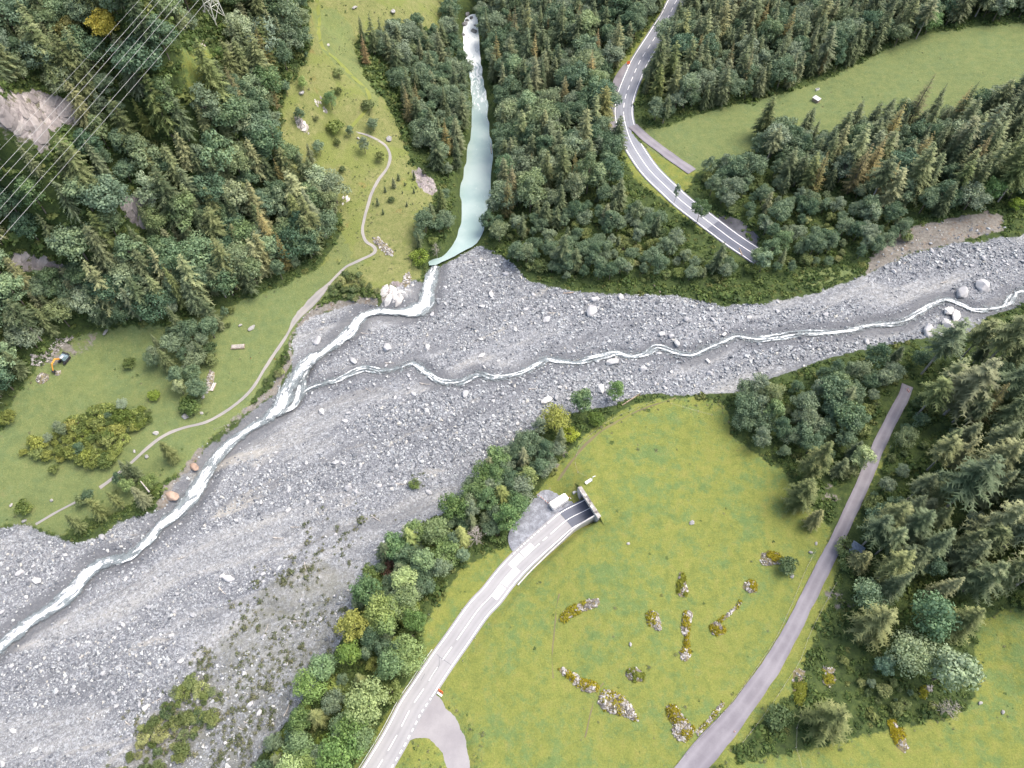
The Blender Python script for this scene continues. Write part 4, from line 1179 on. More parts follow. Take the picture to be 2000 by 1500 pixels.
def px_size(p):
    return proj(p.x, p.y, p.z)[2] / F
BOULDER_LABEL = 'pale grey boulder half buried among the stones of the debris bed'
placed = []
def boulder(u, v, dpx, label, group=None, meshes=None, stretch=1.0, rz=None, flat=1.0, cat='boulder', name='boulder', sink=.25):
    p = place(u, v + dpx * .12)
    r_ = dpx * .5 * float(px_size(p)) / 1.02
    me = (meshes or bould)[int(rng.integers(len(meshes or bould)))]
    o = obj(name, me); o.location = p + Vector((0, 0, r_ * (.50 * flat - sink)))
    o.scale = (r_ * stretch, r_, r_ * flat); o.rotation_euler = (rng.normal(0, .15), rng.normal(0, .15), rng.uniform(0, 6.28) if rz is None else rz)
    placed.append((p.x, p.y, r_))
    return tag(o, label, cat, group)
for a in [(1917,556,33,'largest round pale boulder beside the creek at the right edge'),
          (1878,570,30,'big flat sided boulder beside the largest boulder at the creek',1.1),
          (1853,606,24,'pale flat boulder in the creek just below the big pair',1.2),
          (1866,616,24,'long pale boulder lower on the creek bank under the big pair',1.35),
          (1850,633,24,'low grey slab boulder near the fir trees by the creek',1.3),
          (1812,645,26,'low broad grey slab at the edge of the southern trees',1.4),
          (1155,606,28,'large ribbed pale boulder below the northern bank of the bed',1.05),
          (1212,580,15,'pale boulder close under the bushes of the northern bank'),
          (1162,584,17,'rounded pale boulder just above the large ribbed boulder'),
          (1068,623,16,'grey boulder left of the large ribbed boulder'),
          (1196,706,22,'wide pale boulder just below the creek in mid bed',1.25),
          (1255,720,16,'upright grey boulder right of the wide boulder below the creek'),
          (1322,670,16,'rounded boulder between the creek and the sandy shoal'),
          (1311,656,13,'smaller pale boulder of the pair above the creek bend'),
          (1292,652,14,'pale boulder left in the pair above the creek bend'),
          (1340,623,14,'pale boulder alone in the upper middle of the bed'),
          (1173,758,18,'whitish slab boulder beside the lone green tree on the bank',1.3),
          (1067,780,20,'large pale boulder above the yellow tree on the bank',1.2),
          (1086,776,14,'round boulder touching the large one above the yellow tree'),
          (757,677,22,'pale squarish boulder south of the white rapids'),
          (834,677,15,'cream boulder right of the squarish boulder below the rapids'),
          (690,703,14,'flat pale boulder beside the dark silt near the river',1.4),
          (620,665,18,'elongated pale boulder on the earth bank beside the river',1.35),
          (628,803,14,'broken pale boulder on the grey silt near the river fork'),
          (908,768,17,'pale flat boulder on the coarse block field below the creek'),
          (655,902,14,'white boulder of a close pair in the middle of the bed'),
          (670,904,10,'smaller white boulder touching its twin in the middle of the bed'),
          (838,961,13,'bluish block near the dark bushes on the gravel'),
          (863,977,14,'pale broken block near the riverside trees on sand'),
          (695,961,13,'pale flat stone alone on the tan silt'),
          (232,1098,11,'dark boulder standing in the lower white river'),
          (302,1129,12,'rounded grey boulder right of the lower river'),
          (143,1347,14,'largest pale boulder in the lower left block field'),
          (478,1315,12,'white round boulder among the tufts of the old fan')]:
    boulder(a[0], a[1], a[2], a[3], stretch=a[4] if len(a) > 4 else 1.0).color = (1.22, 1.2, 1.17, 1) if a[2] > 18 else (1, 1, 1, 1)
boulder(336, 966, 27, 'big orange stained boulder on the left bank of the river', meshes=orange_b, stretch=1.05, flat=.9)
boulder(379, 909, 20, 'smaller rust coloured boulder upstream of the big orange one', meshes=orange_b, stretch=1.25, flat=.8)
# further boulders of the bed
cand = np.where(inn & (bedv > .6) & ~inwater & (pd > 0))[0]
w_ = (.15 + cz_[cand] * (1 + 2 * zone[cand])) * (1 - .6 * wetv[cand])
w_ = w_ / w_.sum()
sel = rng.choice(cand, 1400, replace=False, p=w_)
nbld = 0
for i in sel:
    if nbld >= 258: break
    r_ = float(np.clip(rng.lognormal(-.32, .28), .55, 1.5))
    if any((bu[i] - a) ** 2 + (bvv[i] - b) ** 2 < (c + r_) ** 2 for a, b, c in placed): continue
    o = obj('boulder', bould[int(rng.integers(8))]); o.location = (bu[i], bvv[i], bz[i] + r_ * .3)
    o.scale = (r_ * rng.uniform(.9, 1.3), r_, r_ * rng.uniform(.7, 1.0)); o.rotation_euler = (rng.normal(0, .2), rng.normal(0, .2), rng.uniform(0, 6.28))
    bu_, bv_2 = pu[i], pv[i]; dc_ = bvv[i] - Lck[int(np.argmin(np.abs(Lck[:, 0] - bu[i]))), 1]
    if bu_ > 1600: pl = 'near the right picture edge'
    elif bu_ < 1100 and bv_2 < 650: pl = 'below the lake mouth'
    elif bu_ > 1000 and dc_ > 0: pl = 'between the creek and the northern bank'
    elif bu_ > 1000: pl = 'between the creek and the meadow bank'
    elif bu_ > 500 and bv_2 < 900: pl = 'in the central block field'
    elif bu_ < 500 and bv_2 < 1150: pl = 'close to the lower river'
    elif bu_ > 450: pl = 'on the fan beside the riverside trees'
    else: pl = 'in the lower left of the bed'
    tag(o, '%s grey boulder among loose stones %s' % ('small' if r_ < .7 else ('medium sized' if r_ < .95 else 'large'), pl), 'boulder', 'boulders of the debris bed'); placed.append((bu[i], bvv[i], r_)); nbld += 1
# rocks lying in the meadows
for a in [(1351,1020,12,'white rock alone in the upper middle of the big meadow'),(1227,1061,8,'small white rock left of the lone rock in the big meadow'),
          (1231,1258,9,'small split stone between the mossy heaps of the meadow'),(1583,1078,9,'white stone by the track fence near the blue green bush'),(1594,1061,7,'smaller white stone nearer the gravel track'),
          (1547,1124,10,'grey stone under the blue green bush in the meadow'),(760,271,15,'grey rock above the bend of the footpath',1.2),(589,181,14,'brownish rock under the light green tree on the slope'),
          (641,88,9,'small rock beside the green path on the upper slope'),(362,813,15,'grey rock beside the footpath below the left grove'),(397,775,9,'dark topped stone below the rubble strip of the left meadow'),
          (394,806,8,'small pale stone on the grass above the footpath'),(305,845,12,'rock touching the upper side of the lower footpath'),(263,881,8,'stone above the footpath near the yellow bushes'),(287,891,10,'grey stone just below the footpath by the lone fir'),
          (207,648,11,'pale flat stone at the upper edge of the left meadow',1.5),(101,977,8,'white stone low in the left lower meadow'),(22,986,9,'pale stone at the far left of the lower meadow'),
          (470,635,9,'stone by the bushes at the top of the left meadow strip'),(492,640,12,'grey slab at the edge of the bright green meadow strip',1.5),(48,1017,10,'tall pale stone at the end of the field track'),
          (700,270,7,'small pinkish stone above the footpath bend'),(693,15,10,'pale rock on the brown heath near the top edge',1.3),(768,22,14,'grey rock in front of the fir near the top edge',1.3),
          (1914,1372,10,'mossy white stone in the lower right meadow'),(1958,1390,9,'second mossy stone further right in the lower right meadow')]:
    boulder(a[0], a[1], a[2], a[3], cat='rock', name='rock', stretch=a[4] if len(a) > 4 else 1.0, meshes=bould).color = (.78, .76, .72, 1)
# large dark rocks in the rapids of the upper gorge
for k, (u, v, d) in enumerate([(912,28,12),(921,35,10),(908,47,14),(925,62,16),(912,40,9),(915,75,8),(930,50,9),(905,68,9)]):
    o = boulder(u, v, d, 'dark wet boulder breaking the white rapids at the top of the gorge', 'boulders in the rapids', name='rapids_boulder'); o.color = (.55, .55, .55, 1)

# ------------------------------------------------------------------ woods
EX = []                                    # circles kept free of scattered trees (x, y, r)
def tree_obj(kind, p, s, sw, label, group, cat, name, tint=(1, 1, 1), var=None):
    K = KINDS[kind]; k = int(rng.integers(len(K['meshes']))) if var is None else var
    crown, trunk, _ = K['meshes'][k]
    e_ = bpy.data.objects.new(name, None); COL.objects.link(e_)
    e_.location = p; e_.rotation_euler = (0, 0, float(rng.uniform(0, 6.28))); e_.scale = (s * sw, s * sw, s); e_.empty_display_size = .5
    tag(e_, label, cat, group)
    c = bpy.data.objects.new('crown', crown); COL.objects.link(c); c.parent = e_; c.color = (*tint, 1)
    t = bpy.data.objects.new('trunk', trunk); COL.objects.link(t); t.parent = e_
    return e_
NAME = {'spruce': ('spruce_tree', 'spruce'), 'tall_spruce': ('spruce_tree', 'spruce'), 'larch': ('larch_tree', 'larch'), 'broadleaf': ('broadleaf_tree', 'broadleaf tree'), 'shrub': ('shrub', 'shrub'), 'bare_tree': ('bare_tree', 'bare tree')}
def single(kind, u, v, h, label, sw=1.0, tint=(1, 1, 1), frac=.55, free=.33, var=None):
    """tree whose crown centre shows at pixel (u, v)"""
    p = march([u], [v], hgt, frac * h)[0]
    p[2] = hgt(p[0], p[1])
    EX.append((p[0], p[1], h * free))
    nm_, ct = NAME[kind]
    return tree_obj(kind, p, h / KINDS[kind]['h'], sw, label, None, ct, nm_, tint, var)
Y = (1.9, 1.45, .55); BR = (1.28, 1.36, .78); PALE = (1.45, 1.4, 1.5); DK = (.75, .8, .8); GOLD = (2.5, 1.7, .5)
for a in [
 ('broadleaf',205,52,15,'yellow leaved tree under the power lines on the upper left slope',1.0,GOLD),
 ('broadleaf',135,62,13,'rusty brown tree left of the yellow one under the power lines',1.0,(1.7,1.05,.65)),
 ('broadleaf',130,295,10,'bright green tree below the pale rock face on the left slope',1.1,BR),
 ('broadleaf',245,335,11,'pale grey green tree above the purple grey rock slab',1.0,PALE),
 ('spruce',275,225,16,'light green conifer standing above the left hillside gap',1.0,(1.5,1.4,.9)),
 ('broadleaf',432,100,6,'light green tree below the pylon',1.1,BR),
 ('broadleaf',1085,817,13,'yellowing round tree at the river bank corner of the meadow',1.1,(1.45,1.25,.55)),
 ('shrub',1114,846,5,'small bright yellow green tree beside the yellowing round tree',1.1,(1.8,1.7,.6)),
 ('broadleaf',1202,764,12,'lone dark green round tree on the bank tip',.9,(1.1,1.25,.75)),
 ('broadleaf',1135,785,13,'grey green tree between the yellowing tree and the bank tip',1.1,(1.2,1.2,1.0)),
 ('shrub',1165,818,5,'bright green bush in front of the bank tip trees',1.1,BR),
 ('broadleaf',690,1222,14,'large tree with golden top at the edge of the gravel',1.1,(1.6,1.3,.55)),
 ('shrub',762,1107,5,'dark purple leaved bush on the gravel edge',1.0,(1.0,.55,.9)),
 ('bare_tree',930,1047,12,'pale dry conifer above the narrow road meadow',1.0,(1,1,1)),
 ('broadleaf',905,1085,9,'pale grey tree left of the dry conifer by the meadow',.9,PALE),
 ('broadleaf',715,1370,15,'large grey green willow between the river trees and the road',1.1,(1.5,1.5,1.3)),
 ('spruce',618,1400,14,'olive spruce among the bright riverside trees at the bottom',1.0,(1.3,1.2,.9)),
 ('spruce',700,1325,13,'second olive spruce among the riverside trees',1.0,(1.3,1.2,.9)),
 ('broadleaf',680,1275,12,'yellow green tree behind the olive spruce by the river',1.0,(1.45,1.45,.6)),
 ('broadleaf',605,1340,13,'rounded fresh green tree on the gravel edge at the bottom',1.0,(1.2,1.35,.7)),
 ('broadleaf',665,1470,15,'large fresh green tree at the bottom edge beside the road',1.1,(1.15,1.3,.7)),
 ('broadleaf',630,1300,12,'dark green tree next to the gravel in the river strip',1.0,(.9,1.1,.8)),
 ('broadleaf',760,1300,13,'green grey tree close to the road guard rail',1.0,(1.2,1.25,1.0)),
 ('shrub',1541,1104,5.5,'round blue green bush beside the mossy heap in the meadow',1.0,(.95,1.05,1.25)),
 ('spruce',1600,895,24,'broad olive spruce at the corner of the big meadow',1.25,(1.2,1.1,.8)),
 ('spruce',1575,960,20,'lower olive spruce beside the broad spruce at the meadow corner',1.2,(1.1,1.05,.8)),
 ('spruce',1595,1010,12,'small spruce at the foot of the meadow corner trees',1.1,(1.05,1.0,.8)),
 ('spruce',1720,1215,23,'ragged olive spruce above the dark undergrowth right of the track',1.25,(1.12,1.08,.85)),
 ('broadleaf',1822,1200,19,'large rounded dark green tree between two spruces',1.1,(1.0,1.15,1.05)),
 ('spruce',1890,1210,21,'grey olive spruce at the edge of the lower right meadow',1.15,(1.35,1.25,.95)),
 ('broadleaf',1785,1275,16,'pale grey green tree in the lower right tree group',1.05,(1.35,1.35,1.25)),
 ('broadleaf',1860,1310,20,'largest rounded grey green tree beside the lower right meadow',1.05,(1.2,1.25,1.15)),
 ('bare_tree',1855,1385,9,'dead grey branches under the largest rounded tree',1.1,(1,1,1)),
 ('broadleaf',1725,1300,10,'dark blue green tree left of the pale lower right tree',1.0,(.8,.95,1.1)),
 ('spruce',1630,1405,21,'wide olive spruce standing alone at the lower right',1.45,(1.25,1.15,.85)),
 ('shrub',1522,1400,6,'dark bush beside the lower track with stones around',1.1,(.9,1,1.05)),
 ('spruce',1180,205,23,'big brownish spruce standing in front of the layby',1.2,(1.3,1.1,.8)),
 ('broadleaf',1322,375,11,'slender pale birch beside the upper road',.45,PALE),
 ('broadleaf',1368,410,13,'airy tree overhanging the upper road with pale trunk',.85,(1.2,1.15,.9)),
 ('spruce',1287,160,20,'light olive spruce at the inner curve of the upper road',1.1,(1.5,1.4,.95)),
 ('spruce',1500,225,22,'tall spruce at the tip of the wood above the upper meadow',1.15,(1.35,1.25,.95)),
 ('larch',1130,40,19,'largest yellowish larch at the top of the gorge wood',1.0,(1.15,1,1)),
 ('larch',1165,85,17,'second yellowish larch nearer the upper road',1.0,(1.1,1,1)),
 ('larch',1168,95,14,'small yellowish larch above the layby trees',.9,(1.1,1,1)),
 ('larch',710,95,15,'brownish pink larch at the edge of the green slope',1.0,(1.0,.85,.85)),
 ('spruce',705,55,14,'thin dark spruce above the brownish larch on the slope',.7,DK),
 ('broadleaf',590,160,7,'light green small tree with a rock at its foot on the slope',.75,(1.4,1.5,.9)),
 ('broadleaf',557,170,8,'pale grey tree at the wood edge on the slope',.75,PALE),
 ('broadleaf',645,195,9,'pale loose tree in the middle of the dry slope',1.0,(1.3,1.35,1.0)),
 ('shrub',656,245,7,'dark green bush left of the footpath junction',1.2,(1.0,1.05,.7)),
 ('spruce',605,300,12,'dark spruce among grey trees on the slope',1.0,DK),
 ('broadleaf',622,288,8,'grey green tree beside the dark spruce on the slope',.9,PALE),
 ('spruce',862,385,15,'olive spruce on the rock spur by the lake mouth',1.15,(1.2,1.15,.85)),
 ('shrub',818,500,6,'bright green bush on the spur above the rapids',1.1,(1.3,1.4,.6)),
 ('bare_tree',852,488,8,'leafless grey tree leaning over the lake mouth',1.0,(1,1,1)),
 ('spruce',325,880,14,'lone dark spruce between the footpath and the eroded bank',1.1,(1.05,1.0,.75)),
 ('spruce',145,1020,14,'dark spruce at the end of the left bank trees',1.1,(.95,.95,.75)),
 ('spruce',185,990,14,'olive spruce in the left bank trees beside the dark one',1.1,(1.15,1.1,.8)),
 ('spruce',222,975,13,'middle spruce of the left bank trees',1.0,(1.1,1.05,.8)),
 ('broadleaf',250,950,9,'broadleaf between the spruces on the left bank',1.0,(1.2,1.2,.8)),
 ('broadleaf',290,940,8,'olive green tree next to the bare bank on the left',1.0,(1.3,1.2,.7)),
 ('spruce',320,700,15,'tall spruce with bare foot in the left meadow grove',.9,(1.0,1.0,.9)),
 ('broadleaf',375,730,10,'grey leaved tree in the left meadow grove',1.0,(1.5,1.35,1.3)),
 ('broadleaf',350,755,9,'pale grey tree with a white trunk in the left grove',1.0,(1.5,1.4,1.2)),
 ('shrub',370,790,6,'dark green bush closing the left grove at its lower end',1.2,(.95,1.05,.75)),
 ('shrub',300,772,4,'bright green bush at the left edge of the grove',1.1,(1.3,1.4,.6)),
 ('shrub',252,708,4.5,'lone dark bush in the middle of the left meadow',1.0,(.9,.95,.75)),
 ('broadleaf',238,790,6,'grey round bush at the lower side of the left meadow',1.1,PALE),
 ('shrub',10,815,5,'olive bush at the left picture edge beside the meadow',1.2,(1.2,1.1,.7)),
 ('shrub',105,915,4,'low bush with stones in the lower left meadow',1.0,(1.0,1.0,.75)),
 ('shrub',45,990,4.5,'broad olive bush in the lower left corner of the meadow',1.2,(1.1,1.1,.7)),
 ('broadleaf',1938,372,13,'wide light green tree at the right end of the wood above the bed',1.1,(1.2,1.35,.85)),
 ('shrub',1985,395,6,'bright yellow green bush at the right edge above the gravel bank',1.0,(1.35,1.5,.6)),
 ('broadleaf',1820,38,13,'fresh green broadleaf at the end of the upper right wood',1.0,(1.2,1.35,.95)),
 ('broadleaf',1640,115,12,'pale slender tree in front of the upper right wood',.6,PALE),
 ('broadleaf',1492,510,11,'pale grey green tree covering the left side of the upper tunnel mouth',1.0,PALE),
 ('broadleaf',1508,486,11,'dark green tree behind the upper tunnel mouth',1.1,(1,1.05,.95)),
 ('broadleaf',1530,470,10,'broad tree above the upper tunnel mouth',1.1,(1.2,1.2,1.0)),
 ('shrub',1468,523,4,'low bush at the roadside before the upper tunnel mouth',1.1,(1.2,1.2,.9)),
 ('broadleaf',1481,500,8,'rounded tree leaning over the last metres of the upper road',1.1,(1.25,1.25,1.1)),
 ('shrub',1657,1070,5,'grey green bush at the front of the shed beside the track',1.2,(1.1,1.15,1.1)),
 ('shrub',1664,1098,5,'bush below the shed beside the track',1.2,(1.05,1.1,1.0)),
 ('spruce',1685,1092,13,'olive spruce half covering the shed roof beside the track',1.3,(1.15,1.1,.9)),
 ('shrub',810,945,3,'dark low bush on the open gravel',1.2,(.9,1.0,.7)),
]:
    single(*a[:5], sw=a[5], tint=a[6])

POLY = {
 'left slope': dict(p=[(-150,-100),(560,-100),(598,0),(590,60),(598,110),(568,140),(550,200),(540,260),(558,325),(600,345),(640,375),(662,400),(655,450),(625,495),(555,548),(480,580),(420,602),(330,630),(250,632),(150,648),(85,690),(50,738),(10,795),(-150,850)],
     mix=(.40,.04,.02,.54,0), h=(20,4,14,2.5), sp=6.0, k=.64, where='on the steep left slope'),
 'gorge left': dict(p=[(702,85),(720,105),(755,125),(785,195),(798,240),(815,300),(850,330),(878,350),(895,350),(908,300),(914,250),(920,200),(915,130),(908,95),(900,50),(898,-60),(872,-60),(875,60),(845,75),(800,55),(745,75)],
     mix=(.26,0,.02,.72,0), h=(17,3,11,2), sp=5.6, where='on the left bank of the gorge'),
 'spur': dict(p=[(838,405),(868,392),(885,400),(890,460),(868,492),(838,505),(822,522),(802,510),(818,460)],
     mix=(.4,0,0,.45,.15), h=(12,2,8,2), sp=4.5, where='on the rock spur by the lake'),
 'gorge right': dict(p=[(940,-60),(1290,-60),(1292,0),(1255,60),(1225,108),(1205,128),(1190,150),(1183,240),(1192,275),(1210,310),(1200,380),(1120,400),(1010,420),(958,440),(968,400),(980,300),(975,220),(965,160),(948,105),(938,50)],
     mix=(.27,0,.04,.69,0), h=(20,3,14,2.5), sp=6.0, where='in the wood right of the gorge'),
 'lake corner': dict(p=[(1203,330),(1213,385),(1250,425),(1300,455),(1372,500),(1430,535),(1400,550),(1340,552),(1250,545),(1160,552),(1080,548),(1032,530),(1003,508),(965,480),(950,450),(958,440),(1010,420),(1120,400),(1200,380)],
     mix=(.10,0,0,.52,.38), h=(13,2.5,7.5,1.8), sp=4.6, where='between the lake and the upper road'),
 'upper right wood': dict(p=[(1350,-60),(1325,25),(1292,85),(1268,130),(1258,180),(1256,245),(1300,244),(1340,228),(1400,207),(1470,192),(1540,174),(1600,157),(1640,137),(1700,110),(1780,80),(1850,52),(1960,40),(2150,30),(2150,-100),(1370,-100)],
     mix=(.44,.06,.04,.46,0), h=(19,3,12,2.5), sp=5.6, where='in the wood above the upper meadow'),
 'right wood': dict(p=[(1445,322),(1500,285),(1560,268),(1640,268),(1700,262),(1800,242),(1900,218),(2000,195),(2150,185),(2150,415),(2000,405),(1950,405),(1900,418),(1840,428),(1780,424),(1720,408),(1660,398),(1600,395),(1560,385),(1500,358),(1450,345)],
     mix=(.44,.10,.07,.39,0), h=(20,3.5,12,2.5), sp=5.8, where='in the large wood on the right'),
 'road wood': dict(p=[(1352,342),(1385,335),(1440,345),(1500,365),(1560,395),(1660,410),(1720,425),(1765,440),(1775,465),(1690,505),(1640,512),(1560,530),(1505,538),(1490,525),(1510,495),(1440,432),(1395,395)],
     mix=(.10,0,0,.65,.25), h=(13,3,8.5,2), sp=4.8, where='beside the upper tunnel mouth'),
 'creek bank': dict(p=[(1425,800),(1430,775),(1480,772),(1560,752),(1640,726),(1720,708),(1790,700),(1835,692),(1790,720),(1755,745),(1740,775),(1715,820),(1688,872),(1655,935),(1630,975),(1560,965),(1545,915),(1500,880),(1450,860)],
     mix=(.14,0,0,.70,.16), h=(15,3,9.5,2), sp=5.2, where='between the creek and the big meadow'),
 'right hillside': dict(p=[(1800,700),(1890,700),(1975,695),(2030,655),(2150,600),(2150,1190),(2000,1185),(1920,1195),(1850,1170),(1800,1190),(1700,1190),(1655,1165),(1652,1100),(1672,1040),(1695,975),(1722,905),(1752,842),(1782,775)],
     mix=(.22,.44,.02,.22,.10), h=(24,4,9,2), sp=6.6, where='on the right hillside above the track'),
 'river strip': dict(p=[(1052,835),(1080,825),(1108,850),(1095,885),(1068,930),(1040,955),(1005,1015),(988,1052),(930,1082),(880,1108),(842,1165),(822,1225),(815,1280),(775,1350),(735,1420),(695,1490),(670,1570),(490,1570),(525,1480),(580,1400),(620,1340),(650,1285),(690,1195),(712,1125),(775,1078),(850,1022),(930,950),(990,895),(1020,855)],
     mix=(.05,0,0,.74,.21), h=(13,2,9.8,1.8), sp=4.6, k=.68, where='in the strip between the gravel and the road'),
 'left grove': dict(p=[(302,690),(340,640),(395,645),(430,615),(465,605),(450,640),(425,700),(408,740),(392,800),(345,805),(312,745)],
     mix=(.2,0,0,.55,.25), h=(13,2.5,8,2), sp=4.6, where='in the grove of the left meadow'),
 'left bushes': dict(p=[(25,885),(70,870),(110,835),(200,805),(255,805),(300,800),(305,820),(255,850),(240,885),(220,925),(165,905),(95,900),(60,890)],
     mix=(0,0,0,.12,.88), h=(10,2,4.2,.9), sp=3.2, where='in the olive thicket of the left meadow'),
 'left bank trees': dict(p=[(140,985),(240,930),(300,940),(322,962),(285,992),(215,1035),(150,1045)],
     mix=(.45,0,0,.4,.15), h=(12,2,7,1.5), sp=4.6, where='on the left river bank'),
 'fan bushes': dict(p=[(275,1425),(345,1345),(400,1325),(438,1362),(418,1420),(372,1475),(335,1515),(225,1520)],
     mix=(0,0,0,0,1), h=(8,1,2.6,.8), sp=2.8, where='on the overgrown gravel fan'),
 'path bushes': dict(p=[(640,575),(672,528),(705,540),(738,570),(735,585),(690,588)],
     mix=(0,0,0,0,1), h=(8,1,2.2,.5), sp=2.6, where='below the footpath by the rapids'),
 'bank bushes': dict(p=[(520,745),(545,715),(562,680),(572,690),(560,725),(540,750),(515,770)],
     mix=(0,0,0,0,1), h=(8,1,2.0,.5), sp=2.4, where='between the footpath and the river'),
 'open slope': dict(p=[(605,120),(640,110),(690,160),(740,215),(790,300),(720,330),(690,400),(680,450),(650,420),(620,360),(580,330),(560,300),(550,230),(570,170)],
     mix=(.10,0,0,.38,.52), h=(10,2,7,1.5), sp=13.0, where='scattered on the dry open slope'),
 'slope saplings': dict(p=[(735,400),(760,350),(800,325),(832,340),(805,390),(790,420),(765,430),(745,420)],
     mix=(.75,0,0,0,.25), h=(4.0,1.2,1.8,.5), sp=6.0, where='on the dry slope above the lake'),
 'track bushes': dict(p=[(1665,1000),(1690,935),(1722,862),(1752,800),(1775,770),(1800,790),(1770,870),(1745,940),(1722,1000),(1690,1040)],
     mix=(0,0,0,.35,.65), h=(10,2,5,1.2), sp=3.6, where='beside the gravel track'),
 'low right thicket': dict(p=[(1640,1200),(1700,1190),(1760,1235),(1770,1300),(1800,1350),(1740,1400),(1690,1360),(1660,1300),(1620,1290),(1625,1240)],
     mix=(0,0,0,.15,.85), h=(10,2,2.6,.8), sp=3.4, where='in the thicket of the lower right'),
 'slope wood edge': dict(p=[(545,60),(600,60),(612,120),(585,150),(560,180),(548,140)],
     mix=(0,0,0,.7,.3), h=(10,2,8,2), sp=5.0, where='at the edge of the green slope'),
}
WORD = {'spruce': ('dark green spruce', 'dark green spruces'), 'tall_spruce': ('tall olive spruce with bare lower trunk', 'tall olive spruces'), 'larch': ('yellowish larch', 'yellowish larches'), 'broadleaf': ('grey green broadleaf tree', 'broadleaf trees'), 'shrub': ('low olive green shrub', 'low shrubs')}
KORDER = ('spruce', 'tall_spruce', 'larch', 'broadleaf', 'shrub')
clear = [[(345,80),(412,75),(415,240),(375,255),(345,225)], [(375,-40),(456,-40),(475,75),(462,150),(440,205),(400,150),(380,60)],
  [(-40,205),(40,185),(70,175),(110,190),(165,205),(182,228),(175,270),(140,285),(120,320),(95,345),(60,335),(20,310),(-40,300)],
  [(233,390),(262,372),(302,370),(302,420),(297,490),(262,490),(240,460)], [(160,432),(185,450),(207,470),(200,500),(172,490)],
  [(10,492),(60,500),(100,508),(155,530),(150,575),(100,575),(60,565),(20,550)], [(15,640),(45,635),(52,670),(18,680)]]
pool = {k: [] for k in KORDER}
taken = {}
def taken_near(x, y, r):
    c = 6.0; i0, j0 = int(x // c), int(y // c)
    for i in range(i0 - 1, i0 + 2):
        for j in range(j0 - 1, j0 + 2):
            for (a, b, q) in taken.get((i, j), ()):
                if (a - x) ** 2 + (b - y) ** 2 < max(r, q) ** 2: return True
    return False
roadlines = [(Lmain[:, :2], 6.0), (Lup[:, :2], 6.5), (Lspur, 4.0), (Ltrack, 4.2), (Lpath, 2.6), (Lst[:, :2], 2.0), (Lplow, 2.5)]
for pn, d in POLY.items():
    sp = d['sp'] * d.get('k', .84)
    xs = np.arange(X0, X1, sp); ys = np.arange(Y0 + 10, 520, sp)
    A_, B_ = np.meshgrid(xs, ys); A_ = A_ + (np.arange(len(ys))[:, None] % 2) * sp * .5
    A_ = (A_ + rng.uniform(-.42, .42, A_.shape) * sp).ravel(); B_ = (B_ + rng.uniform(-.42, .42, B_.shape) * sp).ravel()
    Z_ = hgt(A_, B_); u_, v_, dep = proj(A_, B_, Z_)
    ok = inpoly(u_, v_, d['p']) & (u_ > -70) & (u_ < 2070) & (v_ > -75) & (v_ < 1600)
    if pn == 'left slope':
        for c in clear: ok &= ~inpoly(u_, v_, c)
    ok &= bilin(lakeS, gx, gy, A_, B_) < .12
    ok &= (bilin(bedS, gx, gy, A_, B_) < .35) | (pn == 'fan bushes')
    idx = np.where(ok)[0]
    for L_, r_ in roadlines:
        if len(idx):
            dd, _q = dist_to_line(A_[idx], B_[idx], np.asarray(L_), 12); idx = idx[dd > r_]
    for k in ('side_lane', 'parking_area', 'layby'):
        if len(idx): idx = idx[~inpoly(A_[idx], B_[idx], patch_w[k])]
    for i in idx:
        x, y, z = A_[i], B_[i], Z_[i]
        if any((x - a) ** 2 + (y - b) ** 2 < (c + .8) ** 2 for a, b, c in EX): continue
        if taken_near(x, y, sp * .62): continue
        taken.setdefault((int(x // 6), int(y // 6)), []).append((x, y, sp * .62))
        kind = KORDER[int(rng.choice(5, p=np.array(d['mix']) / sum(d['mix'])))]
        hm, hs = (d['h'][0], d['h'][1]) if kind in ('spruce', 'tall_spruce', 'larch') else (d['h'][2], d['h'][3])
        if kind == 'shrub' and hm > 5: hm, hs = 4.0, 1.0
        h = float(np.clip(rng.normal(hm, hs * 1.35), hm * .45, hm * 1.5))
        pool[kind].append((h / dep[i], pn, x, y, z, h, float(rng.uniform(.85, 1.2))))
RESERVE = {'spruce': 235, 'tall_spruce': 45, 'larch': 60, 'broadleaf': 262, 'shrub': 282}
counts = {}
TINTS = [(1.17, 1.1, .95), (1.6, 1.55, 1.5), (1, 1, 1), (1.12, 1.08, .95), (.85, .92, .95), (1.25, 1.2, 1.1), (.95, 1.02, 1.1), (1.1, 1.12, .85), (1.38, 1.34, 1.28)]
TWORD = ['brownish', 'silvery', 'mid green', 'olive', 'dark', 'light green', 'bluish green', 'yellow green', 'pale grey']
KWORD = {'spruce': 'spruce', 'tall_spruce': 'bare stemmed spruce', 'larch': 'larch', 'broadleaf': 'broadleaf tree', 'shrub': 'shrub'}
def part_of(pn, x, y, z):
    P_ = np.array(POLY[pn]['p'], float); u_, v_, _d = proj(x, y, z)
    lo = np.maximum(P_.min(0), 0); hi = np.minimum(P_.max(0), (2000, 1500))
    a = (u_ - lo[0]) / (hi[0] - lo[0]); b = (v_ - lo[1]) / (hi[1] - lo[1])
    sv = 'upper' if b < .33 else ('middle' if b < .67 else 'lower'); sh = 'left' if a < .33 else ('centre' if a < .67 else 'right')
    return '%s %s part' % (sv, sh)
